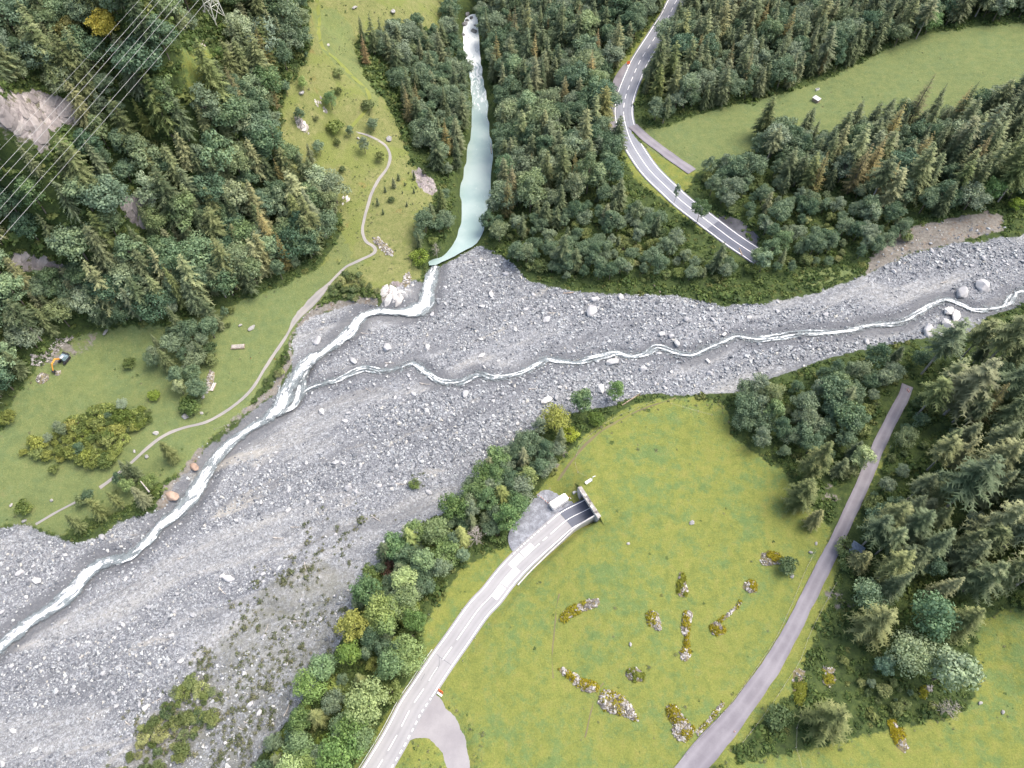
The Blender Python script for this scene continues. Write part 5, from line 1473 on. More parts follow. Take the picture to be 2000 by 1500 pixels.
for kind in KORDER:
    L_ = sorted(pool[kind], key=lambda t: -t[0]); nmax = RESERVE[kind]; counts[kind] = (len(L_), nmax)
    K = KINDS[kind]
    for (q, pn, x, y, z, h, sw) in L_[:nmax]:
        nm_, ct = NAME[kind]; w1, w2 = WORD[kind]; where = POLY[pn]['where']
        ti_ = int(rng.integers(len(TINTS))); tint = TINTS[ti_]
        if pn in ('river strip',): tint = tuple(a * b for a, b in zip(tint, (1.08, 1.13, .80)))
        if pn in ('left bushes',): tint = tuple(a * b for a, b in zip(tint, (1.08, 1.05, .76)))
        tree_obj(kind, (x, y, z), h / K['h'], sw, '%s %s %s, %s' % (TWORD[ti_], KWORD[kind], where, part_of(pn, x, y, z)), '%s %s' % (w2, where), ct, nm_, tint)
    rest = L_[nmax:]
    if rest:
        P = np.array([(t[2], t[3], t[4]) for t in rest]); s = np.array([t[5] / K['h'] for t in rest]); sw = np.array([t[6] for t in rest])
        rot = np.stack([np.zeros(len(rest)), np.zeros(len(rest)), rng.uniform(0, 6.28, len(rest))], 1)
        scatter({'spruce': 'spruce_forest', 'tall_spruce': 'old_spruce_forest', 'larch': 'larch_forest', 'broadleaf': 'broadleaf_forest', 'shrub': 'shrubbery'}[kind], P, rot, np.stack([s * sw, s * sw, s], 1), rng.integers(0, len(K['meshes']), len(rest)), proto_collection(kind + '_kinds', [m[2] for m in K['meshes']]))

# low herbs and brush on the woodland floor, tufts on the old fan, weeds along the verges
def clump_mesh(name, seed, mat, n_=46, flat=.6, ls=.5):
    r = np.random.default_rng(seed); V = []; T = []; val = []
    for k in range(n_):
        d = r.normal(size=3); d /= np.linalg.norm(d); d[2] = abs(d[2]); p = d * np.array((1, 1, flat)) * r.uniform(.45, 1)
        nr = d + r.normal(0, .5, 3); nr /= np.linalg.norm(nr); a = np.cross(nr, r.normal(size=3)); a /= np.linalg.norm(a); b = np.cross(nr, a); s = ls * r.uniform(.6, 1.2)
        i = len(V); V += [p - a * s * .5, p - b * s * .4, p + a * s * .6, p + b * s * .4]; T += [(i, i + 1, i + 2), (i, i + 2, i + 3)]; v = r.uniform(); val += [v, v]
    return mesh_from(name, np.array(V), np.array(T), np.array(val), [mat])
herbs = [clump_mesh('herb_shape', 600 + k, M['herb']) for k in range(4)]
tufts = [clump_mesh('tuft_shape', 620 + k, M['tuft'], 40, .7, .45) for k in range(4)]
NU = 150000
ux = rng.uniform(X0, X1, NU); uy = rng.uniform(Y0, Y1, NU); uz = hgt(ux, uy); uu, vv, ud = proj(ux, uy, uz)
fr = (uu > -30) & (uu < 2030) & (vv > -20) & (vv < 1520)
gS = bilin(blur(m_grass, 1), gx, gy, ux, uy); bS = bilin(bedS, gx, gy, ux, uy); lS = bilin(lakeS, gx, gy, ux, uy); rS = bilin(m_rock, gx, gy, ux, uy); dS = bilin(m_dirt, gx, gy, ux, uy)
okh = fr & (gS < .55) & (bS < .3) & (lS < .1) & (rS < .3) & (dS < .7)
def off_roads(x, y, extra=.6):
    ok = np.ones(len(x), bool)
    for L_, r_ in ((Lmain[:, :2], 4.1), (Lup[:, :2], 4.1), (Lspur, 2.6), (Ltrack, 2.8), (Lpath, 1.2), (Lplow, 1.2), (Lphi, 1.0)):
        dd, _q = dist_to_line(x, y, np.asarray(L_), 8); ok &= dd > r_ + extra
    for k in ('side_lane', 'parking_area', 'layby'): ok &= ~inpoly(x, y, patch_w[k])
    return ok
bank_ = bilin(mask(HERB_BANK), gx, gy, ux, uy) > .5
slope_ = (ux < -30) & (uz > 12)
k = np.where(okh | (fr & bank_ & (bS < .3)))[0]; k = k[rng.uniform(size=len(k)) < np.where(slope_[k] | bank_[k], 1.0, .5)]; k = k[off_roads(ux[k], uy[k], 1.2)]
s = np.exp(rng.normal(-.05, .35, len(k))) * np.where(slope_[k], 1.55, 1.0)
scatter('undergrowth', np.stack([ux[k], uy[k], uz[k] - .1], 1), np.stack([0 * s, 0 * s, rng.uniform(0, 6.28, len(k))], 1), np.stack([s * 1.15, s * 1.15, s], 1), rng.integers(0, 4, len(k)), proto_collection('herb_kinds', herbs))
NUND = len(k)
# tufts
scS = bilin(blur(m_scrub, 30), gx, gy, ux, uy)
tn = fbm(ux / 6, uy / 6, 91, 3)
extra = np.zeros(NU)
for (zu, zv, ru, rv) in ((655, 1045, 50, 22), (720, 1000, 50, 22), (815, 940, 26, 12), (690, 960, 22, 9), (620, 1030, 26, 16)):
    extra = np.maximum(extra, np.exp(-((uu - zu) / ru) ** 2 - ((vv - zv) / rv) ** 2) * (1.3))
k = np.where(fr & (bS > .3) & (rng.uniform(size=NU) < np.clip(scS * (.13 + 1.35 * sstep(.42, .60, tn)) * 1.0 + extra * .6 * sstep(.42, .56, tn), 0, 1)))[0]
s = np.exp(rng.normal(-.52, .45, len(k)))
scatter('dry_tufts', np.stack([ux[k], uy[k], uz[k] - .05], 1), np.stack([0 * s, 0 * s, rng.uniform(0, 6.28, len(k))], 1), np.stack([s, s, s], 1), rng.integers(0, 4, len(k)), proto_collection('tuft_kinds', tufts))
# weeds at meadow edges and on the dry slope
slS = bilin(m_slope, gx, gy, ux, uy)
edge_ = (gS > .3) & (gS < .97)
k = np.where(fr & ((edge_ & (rng.uniform(size=NU) < .35)) | ((slS > .5) & (tn > .48) & (rng.uniform(size=NU) < .5)) | ((gS > .9) & (rng.uniform(size=NU) < .035))))[0]
rough_ = inpoly(uu, vv, [(868,1348),(905,1380),(935,1425),(958,1510),(925,1510),(924,1462),(905,1412),(872,1382)]) | inpoly(uu, vv, [(775,1490),(800,1450),(830,1445),(850,1468),(864,1510),(820,1520)]) | inpoly(uu, vv, [(1105,870),(1140,850),(1200,815),(1260,785),(1330,778),(1420,790),(1420,800),(1300,792),(1210,828),(1140,866),(1112,890)]) | inpoly(uu, vv, [(1360,1440),(1400,1385),(1470,1310),(1520,1240),(1550,1170),(1545,1230),(1500,1310),(1420,1400),(1370,1450)])
k = np.concatenate([k, np.where(fr & rough_ & (rng.uniform(size=NU) < .8))[0]])
k = k[off_roads(ux[k], uy[k], .3)]
s = np.exp(rng.normal(-1.0, .35, len(k)))
scatter('meadow_weeds', np.stack([ux[k], uy[k], uz[k] - .05], 1), np.stack([0 * s, 0 * s, rng.uniform(0, 6.28, len(k))], 1), np.stack([s, s, s * .6], 1), rng.integers(0, 8, len(k)), proto_collection('weed_kinds', herbs + tufts))

# ------------------------------------------------------------------ stone heaps
def inpoly_pts(poly, n_, r):
    p = np.array(poly, float); out = []
    lo, hi = p.min(0), p.max(0)
    while len(out) < n_:
        q = r.uniform(lo, hi, (n_ * 3, 2)); q = q[inpoly(q[:, 0], q[:, 1], p)]; out.extend(q.tolist())
    return np.array(out[:n_])
def joined_stones(name, P, rad, meshes, parent, off, tint=None):
    V = []; Fc = []; 
    base = []
    for me in meshes:
        base.append((np.array([v.co[:] for v in me.vertices]), [tuple(p.vertices) for p in me.polygons]))
    for i in range(len(P)):
        bv_, bf = base[int(rng.integers(len(base)))]
        a = rng.uniform(0, 6.28); R = np.array(((math.cos(a), -math.sin(a), 0), (math.sin(a), math.cos(a), 0), (0, 0, 1)))
        o_ = len(V); q = (bv_ * rad[i] * rng.uniform(.8, 1.25, 3)) @ R.T + P[i] - off
        V.extend(q.tolist()); Fc.extend([tuple(o_ + j for j in f) for f in bf])
    o = add_mesh(name, V, Fc, meshes[0].materials[0], parent)
    # colour varies stone by stone
    return tag(o, kind='stuff')
def field_stone_mat():
    t = NT('heap_stone')
    c = t.ramp(t.sep(t.voro(1.1, out='Color'))[0], [(0, (.13, .12, .11)), (.35, (.24, .225, .21)), (.7, (.35, .335, .315)), (1, (.52, .505, .475))])
    c = t.mix(t.mr(t.noise(3., 4, .6), .55, .7, 0, .4), c, (.14, .125, .11))
    return t.fin(c, .9, .2)
M['heap_stone'] = field_stone_mat()
def mound_mat():
    t = NT('heap_soil')
    c = t.ramp(t.noise(1.1, 5, .7), [(.3, (.10, .09, .05)), (.5, (.19, .165, .09)), (.7, (.27, .235, .16))])
    return t.fin(c, .95, .1)
M['mound'] = mound_mat()
heapst = [stone_mesh('heap_stone_shape', 700 + k, 9, M['heap_stone'], .7) for k in range(4)]
def moss_part(P, rad, parent, off, mat):
    V = []; T = []; val = []
    for i in range(len(P)):
        for k in range(9):
            d = rng.normal(size=3); d /= np.linalg.norm(d); d[2] = abs(d[2]); p = P[i] - off + d * rad[i] * np.array((1, 1, .5))
            nr = d + rng.normal(0, .5, 3); nr /= np.linalg.norm(nr); a = np.cross(nr, rng.normal(size=3)); a /= np.linalg.norm(a); b = np.cross(nr, a); s = rad[i] * .8
            j = len(V); V += [p - a * s * .5, p - b * s * .5, p + a * s * .5, p + b * s * .5]; T += [(j, j + 1, j + 2), (j, j + 2, j + 3)]; v = rng.uniform(); val += [v, v]
    o = obj('moss', mesh_from('moss', np.array(V), np.array(T), np.array(val), [mat]), parent)
    return tag(o, kind='stuff')
def heap(poly, label, ns, moss, height, r0=.28, moss_side=None, name='stone_heap', group=None, mound=True):
    if moss: moss = int(moss * (3.2 if moss > 45 else 2.2))
    ns = int(ns * 1.3)
    w = march(np.array(poly, float)[:, 0], np.array(poly, float)[:, 1], hgt)[:, :2]
    c = w.mean(0); z = float(hgt(c[0], c[1])); off = np.array((c[0], c[1], z))
    e_ = empty(name, off, label, 'stone heap', group)
    def at_(q):
        # distance to the border gives the height of the mound
        dmin = np.full(len(q), 1e9)
        for a, b in zip(w, np.roll(w, -1, 0)):
            ab = b - a; t = np.clip(((q - a) @ ab) / (ab @ ab), 0, 1); dmin = np.minimum(dmin, np.linalg.norm(q - (a + t[:, None] * ab), axis=1))
        return hgt(q[:, 0], q[:, 1]) + height * np.clip(dmin / 1.6, 0, 1) ** .8
    q = inpoly_pts(w, 60, rng)
    pts = [Vector(p) for p in w] + [Vector(p) for p in q]
    v, _, f, _, _, _ = delaunay_2d_cdt(pts, [], [list(range(len(w)))], 1, 1e-4)
    PP = np.array([(a.x, a.y) for a in v])
    if mound: o = add_mesh('mound', np.c_[PP, at_(PP) + .02] - off, f, M['mound'], e_, True)
    if mound and o.data.polygons[0].normal.z < 0: o.data.flip_normals()
    q = inpoly_pts(w, ns, rng); joined_stones('stones', np.c_[q, at_(q) + .05], np.exp(rng.normal(math.log(r0), .35, ns)), heapst, e_, off)
    if moss:
        q = inpoly_pts(w, moss * 2, rng)
        nn = fbm(q[:, 0] / 3.0, q[:, 1] / 3.0, 5, 2)
        if moss_side is not None:
            t = (q - c) @ np.array(moss_side); nn = nn + .12 * t / (np.abs(t).max() + 1e-6)
        q = q[np.argsort(-nn)[:moss]]
        moss_part(np.c_[q, at_(q) + .12], rng.uniform(.28, .55, len(q)), e_, off, M['moss'])
    return e_
heap([(1093,1213),(1098,1198),(1110,1188),(1130,1178),(1150,1171),(1168,1169),(1172,1180),(1160,1188),(1140,1194),(1118,1204),(1106,1215)], 'long mossy stone heap nearest the road in the big meadow', 150, 70, .9)
heap([(1322,1160),(1323,1140),(1327,1118),(1335,1116),(1338,1130),(1343,1150),(1341,1163),(1332,1167)], 'narrow yellow mossy heap in the upper middle of the meadow', 60, 60, .8)
heap([(1262,1208),(1263,1196),(1272,1193),(1284,1196),(1290,1215),(1293,1230),(1286,1233),(1275,1226),(1265,1218)], 'oval heap with stones on its right side in mid meadow', 100, 40, .9, moss_side=(-1, 0))
heap([(1333,1210),(1336,1195),(1345,1192),(1354,1198),(1350,1212),(1344,1240),(1346,1262),(1350,1280),(1342,1292),(1330,1288),(1327,1275),(1336,1262),(1338,1245),(1330,1235)], 'longest upright stone row in the middle of the meadow', 200, 60, .8, moss_side=(0, 1))
heap([(1387,1228),(1388,1218),(1398,1214),(1410,1221),(1418,1230),(1414,1239),(1402,1241),(1391,1238)], 'ring shaped mossy heap right of the upright stone row', 60, 50, .6)
heap([(1402,1212),(1412,1205),(1424,1196),(1434,1186),(1446,1172),(1448,1178),(1436,1192),(1424,1203),(1408,1216)], 'thin broken line of stones above the ring shaped heap', 46, 14, .25)
heap([(1450,1148),(1453,1138),(1464,1134),(1474,1136),(1480,1147),(1474,1158),(1462,1158)], 'small rounded mossy heap near the fence of the track', 50, 40, .9)
heap([(1485,1100),(1486,1082),(1500,1077),(1518,1081),(1530,1090),(1524,1101),(1508,1104),(1494,1106)], 'bright yellow heap beside the blue green bush', 70, 70, 1.0, moss_side=(1, 0))
heap([(1223,1320),(1226,1309),(1238,1305),(1252,1309),(1260,1322),(1254,1331),(1238,1332),(1227,1328)], 'dome shaped mossy heap below mid meadow', 90, 55, 1.2, moss_side=(-1, 0))
heap([(1090,1307),(1100,1303),(1115,1312),(1130,1320),(1133,1327),(1150,1328),(1164,1334),(1171,1342),(1164,1352),(1148,1354),(1136,1345),(1124,1340),(1112,1325),(1098,1318)], 'long heap with bright yellow moss left of the largest stone heap', 170, 60, .9, moss_side=(-1, 0))
heap([(1167,1370),(1172,1355),(1182,1347),(1200,1350),(1215,1358),(1228,1370),(1238,1384),(1241,1395),(1246,1408),(1235,1407),(1222,1400),(1205,1396),(1190,1392),(1176,1386)], 'largest bare grey stone heap in the lower meadow', 380, 45, 1.0, r0=.26)
heap([(1301,1385),(1310,1376),(1322,1380),(1332,1396),(1345,1412),(1358,1425),(1352,1438),(1338,1450),(1322,1445),(1312,1430),(1314,1415),(1304,1400)], 'wide stone heap by the fence above the lower track', 220, 70, .8)
heap([(1358,1430),(1370,1418),(1382,1405),(1395,1388),(1412,1370),(1416,1374),(1400,1396),(1386,1412),(1372,1427),(1362,1436)], 'collapsed stone wall along the track fence', 80, 16, .3)
heap([(1549,1310),(1560,1305),(1572,1312),(1574,1345),(1570,1375),(1560,1382),(1550,1365),(1548,1335)], 'orange yellow mossy strip right of the lower track', 50, 120, .5)
heap([(1605,1310),(1615,1300),(1630,1305),(1632,1330),(1620,1342),(1608,1335)], 'half hidden mossy heap in front of the lower right thicket', 40, 40, .6)
heap([(1735,1410),(1748,1405),(1765,1430),(1774,1460),(1766,1472),(1752,1460),(1740,1435)], 'mossy stone row left in the lower right meadow', 50, 60, .5)
heap([(1795,1345),(1820,1335),(1822,1350),(1806,1365),(1796,1362)], 'mossy stones beneath the largest rounded tree', 30, 40, .6)
heap([(70,742),(74,733),(84,727),(96,733),(95,742),(86,749),(76,751)], 'tan rubble pile left of the excavator', 90, 0, 1.4, r0=.22, name='rubble_heap')
heap([(107,728),(111,724),(119,724),(120,730),(113,733),(108,733)], 'small rubble pile under the excavator bucket', 36, 0, .7, r0=.2, name='rubble_heap')
heap([(63,712),(62,692),(75,690),(92,685),(103,672),(110,660),(128,660),(140,655),(142,660),(125,672),(112,688),(98,705),(85,715),(72,716)], 'band of white boulders behind the excavator', 170, 0, .1, r0=.36, name='rubble_heap', mound=False)
heap([(398,772),(402,755),(405,735),(410,723),(420,728),(418,742),(412,757),(408,765)], 'narrow grey rubble strip beside the left grove', 110, 0, .5, r0=.3, name='rubble_heap')
heap([(728,464),(740,463),(752,475),(770,492),(768,500),(755,498),(742,486),(732,476)], 'grey rubble slide at the sharp bend of the footpath', 90, 0, .4, r0=.36, name='rubble_heap')
heap([(788,540),(798,532),(804,540),(800,556),(790,562),(785,552)], 'heap of grey blocks at the head of the rapids', 50, 0, .6, r0=.36, name='rubble_heap')

# ------------------------------------------------------------------ rock outcrops and cliffs
def outcrop(poly, label, height, n_, mats, rmax, seed):
    w = march(np.array(poly, float)[:, 0], np.array(poly, float)[:, 1], hgt)[:, :2]
    c = w.mean(0); off = np.array((c[0], c[1], float(hgt(c[0], c[1]))))
    e_ = empty('rock_outcrop', off, label, 'rock face')
    q = inpoly_pts(w, n_, rng); r_ = np.random.default_rng(seed)
    meshes = [stone_mesh('slab_shape', seed + k, 22, mats, .55) for k in range(3)]
    for i in range(n_):
        o = obj('slab', meshes[int(r_.integers(3))], e_); rr = rmax * r_.uniform(.35, 1)
        z = float(hgt(q[i, 0], q[i, 1])); o.location = (q[i, 0] - off[0], q[i, 1] - off[1], z - off[2] - rr * .15)
        gxx = (float(hgt(q[i, 0] + 2, q[i, 1])) - float(hgt(q[i, 0] - 2, q[i, 1]))) / 4; gyy = (float(hgt(q[i, 0], q[i, 1] + 2)) - float(hgt(q[i, 0], q[i, 1] - 2))) / 4
        nv = Vector((-gxx, -gyy, 1)).normalized(); qq = nv.to_track_quat('Z', 'Y'); o.rotation_mode = 'QUATERNION'
        from mathutils import Quaternion
        o.rotation_quaternion = qq @ Quaternion((0, 0, 1), float(r_.uniform(-.5, .5)) + .9); o.scale = (rr * 1.25, rr * .85, rr * .5)
    return e_
outcrop(ROCKS[0], 'broad pale rock face under the power lines on the left slope', 3, 60, M['cliff'], 3.4, 800)
outcrop(ROCKS[1], 'smooth purple grey rock slab in the left forest', 2, 14, M['cliff'], 3.6, 810)
outcrop(ROCKS[2], 'small pale slab below the purple grey rock in the forest', 2, 8, M['cliff'], 2.2, 820)
outcrop(ROCKS[3], 'long low cliff at the foot of the left forest', 3, 26, M['cliff'], 2.8, 830)
outcrop(ROCKS[4], 'short rock wall at the left picture edge above the meadow', 2, 6, M['cliff'], 2.4, 840)
outcrop(ROCKS[5], 'lichen covered cliff above the turquoise lake', 3, 16, M['cliff'], 2.3, 850)
outcrop(ROCKS[6], 'freshly broken white rock beside the rapids', 2, 18, M['white_rock'], 2.2, 860)
outcrop(ROCKS[7], 'jagged rock outcrop on the dry slope', 2, 12, M['field_stone'], 1.5, 870)
outcrop([(612,190),(625,185),(640,215),(632,222),(618,208)], 'broken rock rib beside the pale loose tree on the slope', 2, 10, M['field_stone'], 1.3, 880)
outcrop([(665,385),(680,383),(682,397),(670,402)], 'small pale rock patch at the wood edge of the slope', 1, 6, M['field_stone'], 1.2, 890)
outcrop([(1452,455),(1470,450),(1484,468),(1478,484),(1466,474)], 'dark rubble wall beside the upper tunnel road', 1, 12, M['cliff'], 1.2, 900)
outcrop([(392,88),(404,78),(404,88),(396,92)], 'pale split rocks on the clearing below the pylon', 1, 5, M['field_stone'], 1.4, 910)

# ------------------------------------------------------------------ tunnel portal
pz = zport; R2 = Matrix.Rotation(math.atan2(portal_dir[1], portal_dir[0]), 3, 'Z')
port = empty('tunnel_portal', (portal_p[0], portal_p[1], pz), 'concrete tunnel portal where the main road dips under the meadow', 'tunnel portal', rz=math.atan2(portal_dir[1], portal_dir[0]))
MB().box((.2, 0, 5.15), (.7, 12.6, 1.1)).build('lintel', M['concrete'], port)
MB().box((.55, 0, 5.74), (1.3, 12.4, .10)).build('coping', M['heap_stone'], port)
MB().box((.2, 5.35, 2.1), (.72, 1.9, 5.0)).build('abutment', M['concrete'], port)
MB().box((.2, -5.35, 2.1), (.72, 1.9, 5.0)).build('abutment', M['concrete'], port)
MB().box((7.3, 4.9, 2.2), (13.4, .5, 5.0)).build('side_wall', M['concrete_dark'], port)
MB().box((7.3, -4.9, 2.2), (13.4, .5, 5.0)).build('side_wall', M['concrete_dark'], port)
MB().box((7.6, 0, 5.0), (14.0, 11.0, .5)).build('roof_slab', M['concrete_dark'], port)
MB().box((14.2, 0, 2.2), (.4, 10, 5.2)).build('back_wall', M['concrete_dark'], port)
b = MB()
b.box((-.6, 6.6, 1.2), (1.9, .7, 2.6)); b.build('buttress', M['concrete'], port)
# turf over the tunnel roof
loc = []
us = np.linspace(.7, 18, 18); ws = np.linspace(-9, 9, 19)
Vt = []; Ft = []
for a in us:
    for l in ws:
        x = portal_p[0] + portal_dir[0] * a - portal_dir[1] * l; y = portal_p[1] + portal_dir[1] * a + portal_dir[0] * l
        zt = float(hgt0(x, y)); wgt = float(sstep(6.2, 9.0, max(a - 9, abs(l))))
        Vt.append((x, y, max(zt + .08, (pz + 5.72) * (1 - wgt) + (zt + .08) * wgt)))
for i in range(len(us) - 1):
    for j in range(len(ws) - 1):
        q = i * len(ws) + j; Ft.append((q, q + len(ws), q + len(ws) + 1, q + 1))
turf = add_mesh('tunnel_turf', Vt, Ft, M['ground'], None, True)
if turf.data.polygons[0].normal.z < 0: turf.data.flip_normals()
for an, cval in (('mask', (0, 1, 0, 0)), ('tone', (0, 0, 0, 0))):
    at = turf.data.attributes.new(an, 'FLOAT_COLOR', 'POINT'); at.data.foreach_set('color', np.tile(np.array(cval, np.float32), len(Vt)))
turf['kind'] = 'structure'
# retaining wall along the right side of the cutting
wi0, wi1 = nearest(Lmain, zmain, 1012, 1145), len(Lmain) - 15
t_, n_ = frames(Lmain); rw = MB(); pts = []
for i in range(wi0, wi1 + 1):
    f = (i - wi0) / (wi1 - wi0); p = Lmain[i] - n_[i] * 4.35
    hh = .25 + 5.0 * f ** 2.2
    pts.append((p, zmain[i], hh, n_[i]))
V = []; Fc = []
for (p, z, hh, nn) in pts:
    q = p - nn * .45
    V += [(p[0], p[1], z - .5), (p[0], p[1], z + hh), (q[0], q[1], z + hh), (q[0], q[1], z - .5)]
for i in range(len(pts) - 1):
    a = 4 * i
    for k in range(3): Fc.append((a + k, a + k + 1, a + k + 5, a + k + 4))
Fc += [(0, 3, 2, 1), (4 * len(pts) - 4, 4 * len(pts) - 3, 4 * len(pts) - 2, 4 * len(pts) - 1)]
tag(add_mesh('retaining_wall', V, Fc, M['concrete']), 'low concrete retaining wall rising along the road to the portal', 'wall')

# white mast with its base near the portal
p = place(1155, 945)
ms = empty('mast', p, 'white mast with a cranked head above the portal', 'mast')
MB().tube([(0, 0, -.3), (0, 0, 5.2)], .12, 8).build('pole', M['white'], ms)
MB().tube([(0, 0, 5.1), (.9, .3, 5.3)], .13, 8).build('head', M['white'], ms)
p = place(1149, 943)
cabn = empty('cabinet', p, 'small white equipment cabinet left of the white mast', 'cabinet', rz=.6)
MB().box((0, 0, .6), (2.4, .8, 1.2)).build('body', M['white'], cabn); MB().box((0, 0, 1.25), (2.6, 1.0, .1)).build('lid', M['white_side'], cabn)

# white site trailer
def road_heading(u, v):
    i = nearest(Lmain, zmain, u, v); t, _n = frames(Lmain); return math.atan2(t[i][1], t[i][0])
p = place(1091, 984); hd = road_heading(1110, 1012)
tr_ = empty('site_trailer', p, 'white box trailer with rounded roof parked on the gravel by the portal', 'trailer', rz=hd)
bm = bmesh.new(); bmesh.ops.create_cube(bm, size=1)
for v in bm.verts: v.co = Vector((v.co.x * 6.6, v.co.y * 2.6, v.co.z * 2.2 + 1.7))
bmesh.ops.bevel(bm, geom=[e_ for e_ in bm.edges if all(v.co.z > 2 for v in e_.verts)] + [e_ for e_ in bm.edges if abs(e_.verts[0].co.z - e_.verts[1].co.z) > 1], offset=.30, segments=3, affect='EDGES')
me = bpy.data.meshes.new('box_body'); bm.to_mesh(me); bm.free(); me.materials.append(M['white']); obj('box_body', me, tr_)
sm = MB(); sm.box((0, -1.31, 2.45), (6.0, .03, .07)).box((-3.31, 0, 2.45), (.03, 2.0, .07)).box((0, 1.31, 2.45), (6.0, .03, .07)); sm.build('roof_seam', M['seam'], tr_)
MB().box((-3.32, .3, 1.6), (.04, .9, 1.7)).build('door', M['white_side'], tr_)
MB().box((0, 0, .5), (6.0, 2.2, .2)).build('chassis', M['dark'], tr_)
for sx in (-.7, .7):
    for sy in (-1.05, 1.05):
        MB().tube([(sx, sy - .12, .36), (sx, sy + .12, .36)], .36, 12).build('wheel', M['dark'], tr_)
MB().tube([(3.2, .5, .5), (4.4, 0, .5), (3.2, -.5, .5)], .06, 6).build('drawbar', M['steel'], tr_)
# red and white plank barriers
def barrier(a, b, label, n_):
    pa, pb = place(*a), place(*b); d = pb - pa; L_ = d.length; hd_ = math.atan2(d.y, d.x)
    e_ = empty('barrier', pa, label, 'barrier', rz=hd_)
    m = L_ / n_; dz = (pb.z - pa.z) / L_
    for k in range(n_):
        MB().box(((k + .5) * m, 0, .85 + dz * (k + .5) * m), (m * .985, .07, .34)).build('plank', M['red'] if k % 2 else M['white'], e_)
    for k in range(0, n_ + 1, 4):
        MB().box((k * m, .09, .45 + dz * k * m), (.12, .1, 1.0)).build('post', M['wood'], e_)
        MB().box((k * m, .0, .03 + dz * k * m), (.14, 1.3, .1)).build('foot', M['white'], e_)
barrier((1049, 967), (1084, 996), 'long red and white plank barrier left of the white trailer', 16)
barrier((1085, 995), (1113, 972), 'shorter red and white plank barrier between trailer and road', 12)

# guard rail on the left of the road
gi0, gi1 = nearest(Lmain, zmain, 700, 1560), nearest(Lmain, zmain, 872, 1278)
p0 = Lmain[gi0]; gr = empty('guard_rail', (p0[0], p0[1], zmain[gi0]), 'steel guard rail along the left edge of the main road', 'guard rail')
rl = MB(); rp = [(Lmain[i][0] + n_[i][0] * 4.25 - p0[0], Lmain[i][1] + n_[i][1] * 4.25 - p0[1], zmain[i] - zmain[gi0] + .72) for i in range(gi0, gi1, 2)]
V = []; Fc = []
for (x, y, z), i in zip(rp, range(gi0, gi1, 2)):
    a = Vector((n_[i][0], n_[i][1], 0)) * .07
    V += [(x - a.x, y - a.y, z - .16), (x - a.x, y - a.y, z + .16), (x + a.x, y + a.y, z + .16), (x + a.x, y + a.y, z - .16)]
for i in range(len(rp) - 1):
    q = 4 * i
    for k in range(4): Fc.append((q + k, q + (k + 1) % 4, q + 4 + (k + 1) % 4, q + 4 + k))
add_mesh('rail', V, Fc, M['steel'], gr)
pm = None
for i in range(0, len(rp), 2):
    if pm is None: pm = MB().box((0, 0, -.45), (.10, .14, 1.2)).build('post', M['steel'], gr); o = pm
    else: o = pm.copy(); COL.objects.link(o); o.parent = gr
    x, y, z = rp[i]; k = gi0 + 2 * i; o.location = (x + n_[k][0] * .1, y + n_[k][1] * .1, z - .0)
# orange covered sign at the junction and its twin by the layby
def cover_sign(u, v, label, rz, tall=False):
    p = place(u, v); e_ = empty('covered_sign', p, label, 'sign', rz=rz)
    for s in (-.45, .45): MB().tube([(s, 0, -.2), (s, 0, 1.9)], .05, 6).build('post', M['steel'], e_)
    MB().box((0, .08, 1.55), (1.7, .1, 1.25), Matrix.Rotation(-.35, 3, 'X')).build('panel', M['orange'], e_)
    MB().box((0, -.5, .12), (1.6, .6, .22)).build('ballast', M['white'], e_)
    if tall: MB().tube([(.7, .3, 0), (.7, .3, 4.6)], .06, 6).build('marker_pole', M['white'], e_)
    return e_
cover_sign(861, 1353, 'orange covered sign at the corner of road and side lane', -.6)
cover_sign(1227, 128, 'orange covered sign with a pole above the layby of the upper road', .2, True)
# cones
def cone(u, v, label, s=1.0, mat='salmon'):
    p = place(u, v); e_ = empty('traffic_cone', p, label, 'traffic cone')
    MB().box((0, 0, .05 * s), (.62 * s, .62 * s, .1 * s)).build('base', M['dark'], e_)
    MB().tube([(0, 0, .1 * s), (0, 0, .55 * s), (0, 0, 1.0 * s)], [.28 * s, .18 * s, .06 * s], 10).build('body', M[mat], e_)
    MB().tube([(0, 0, .5 * s), (0, 0, .68 * s)], [.2 * s, .16 * s], 10).build('stripe', M['white'], e_)
cone(1771.5, 762, 'salmon red cone, further of the two at the end of the track', 1.1)
cone(1774, 765.5, 'salmon red cone, nearer of the two at the end of the track', 1.1)
cone(1434, 1429, 'pale pink cone on the lower part of the gravel track', .9)
# ------------------------------------------------------------------ excavator
p = place(127, 704)
pb = place(114, 723); hd = math.atan2(pb.y - p.y, pb.x - p.x)
ex = empty('excavator', p, 'tracked excavator with an orange yellow arm digging at the rubble', 'excavator', rz=hd)
for s in (-1, 1):
    tk = MB().tube([(-1.5, s * 1.1 - .3, .45), (-1.5, s * 1.1 + .3, .45)], .45, 12)
    tk.tube([(1.5, s * 1.1 - .3, .45), (1.5, s * 1.1 + .3, .45)], .45, 12); tk.box((0, s * 1.1, .45), (3.0, .6, .88)); tk.build('track', M['dark'], ex)
MB().tube([(0, 0, .8), (0, 0, 1.15)], .8, 12).build('turntable', M['dark'], ex)
MB().box((-.6, 0, 1.6), (3.0, 2.5, .9)).build('body', M['cab'], ex)
MB().box((-1.9, 0, 1.75), (.7, 2.5, 1.15)).build('counterweight', M['dark'], ex)
cb = MB().box((.45, .75, 2.35), (1.5, 1.0, 1.5)).build('cab', M['cab'], ex)
MB().box((1.22, .75, 2.45), (.06, .84, 1.0)).build('windscreen', M['glass'], cb)
MB().box((.45, .75, 3.13), (1.3, .85, .06)).build('roof_panel', M['roof_pale'], cb)
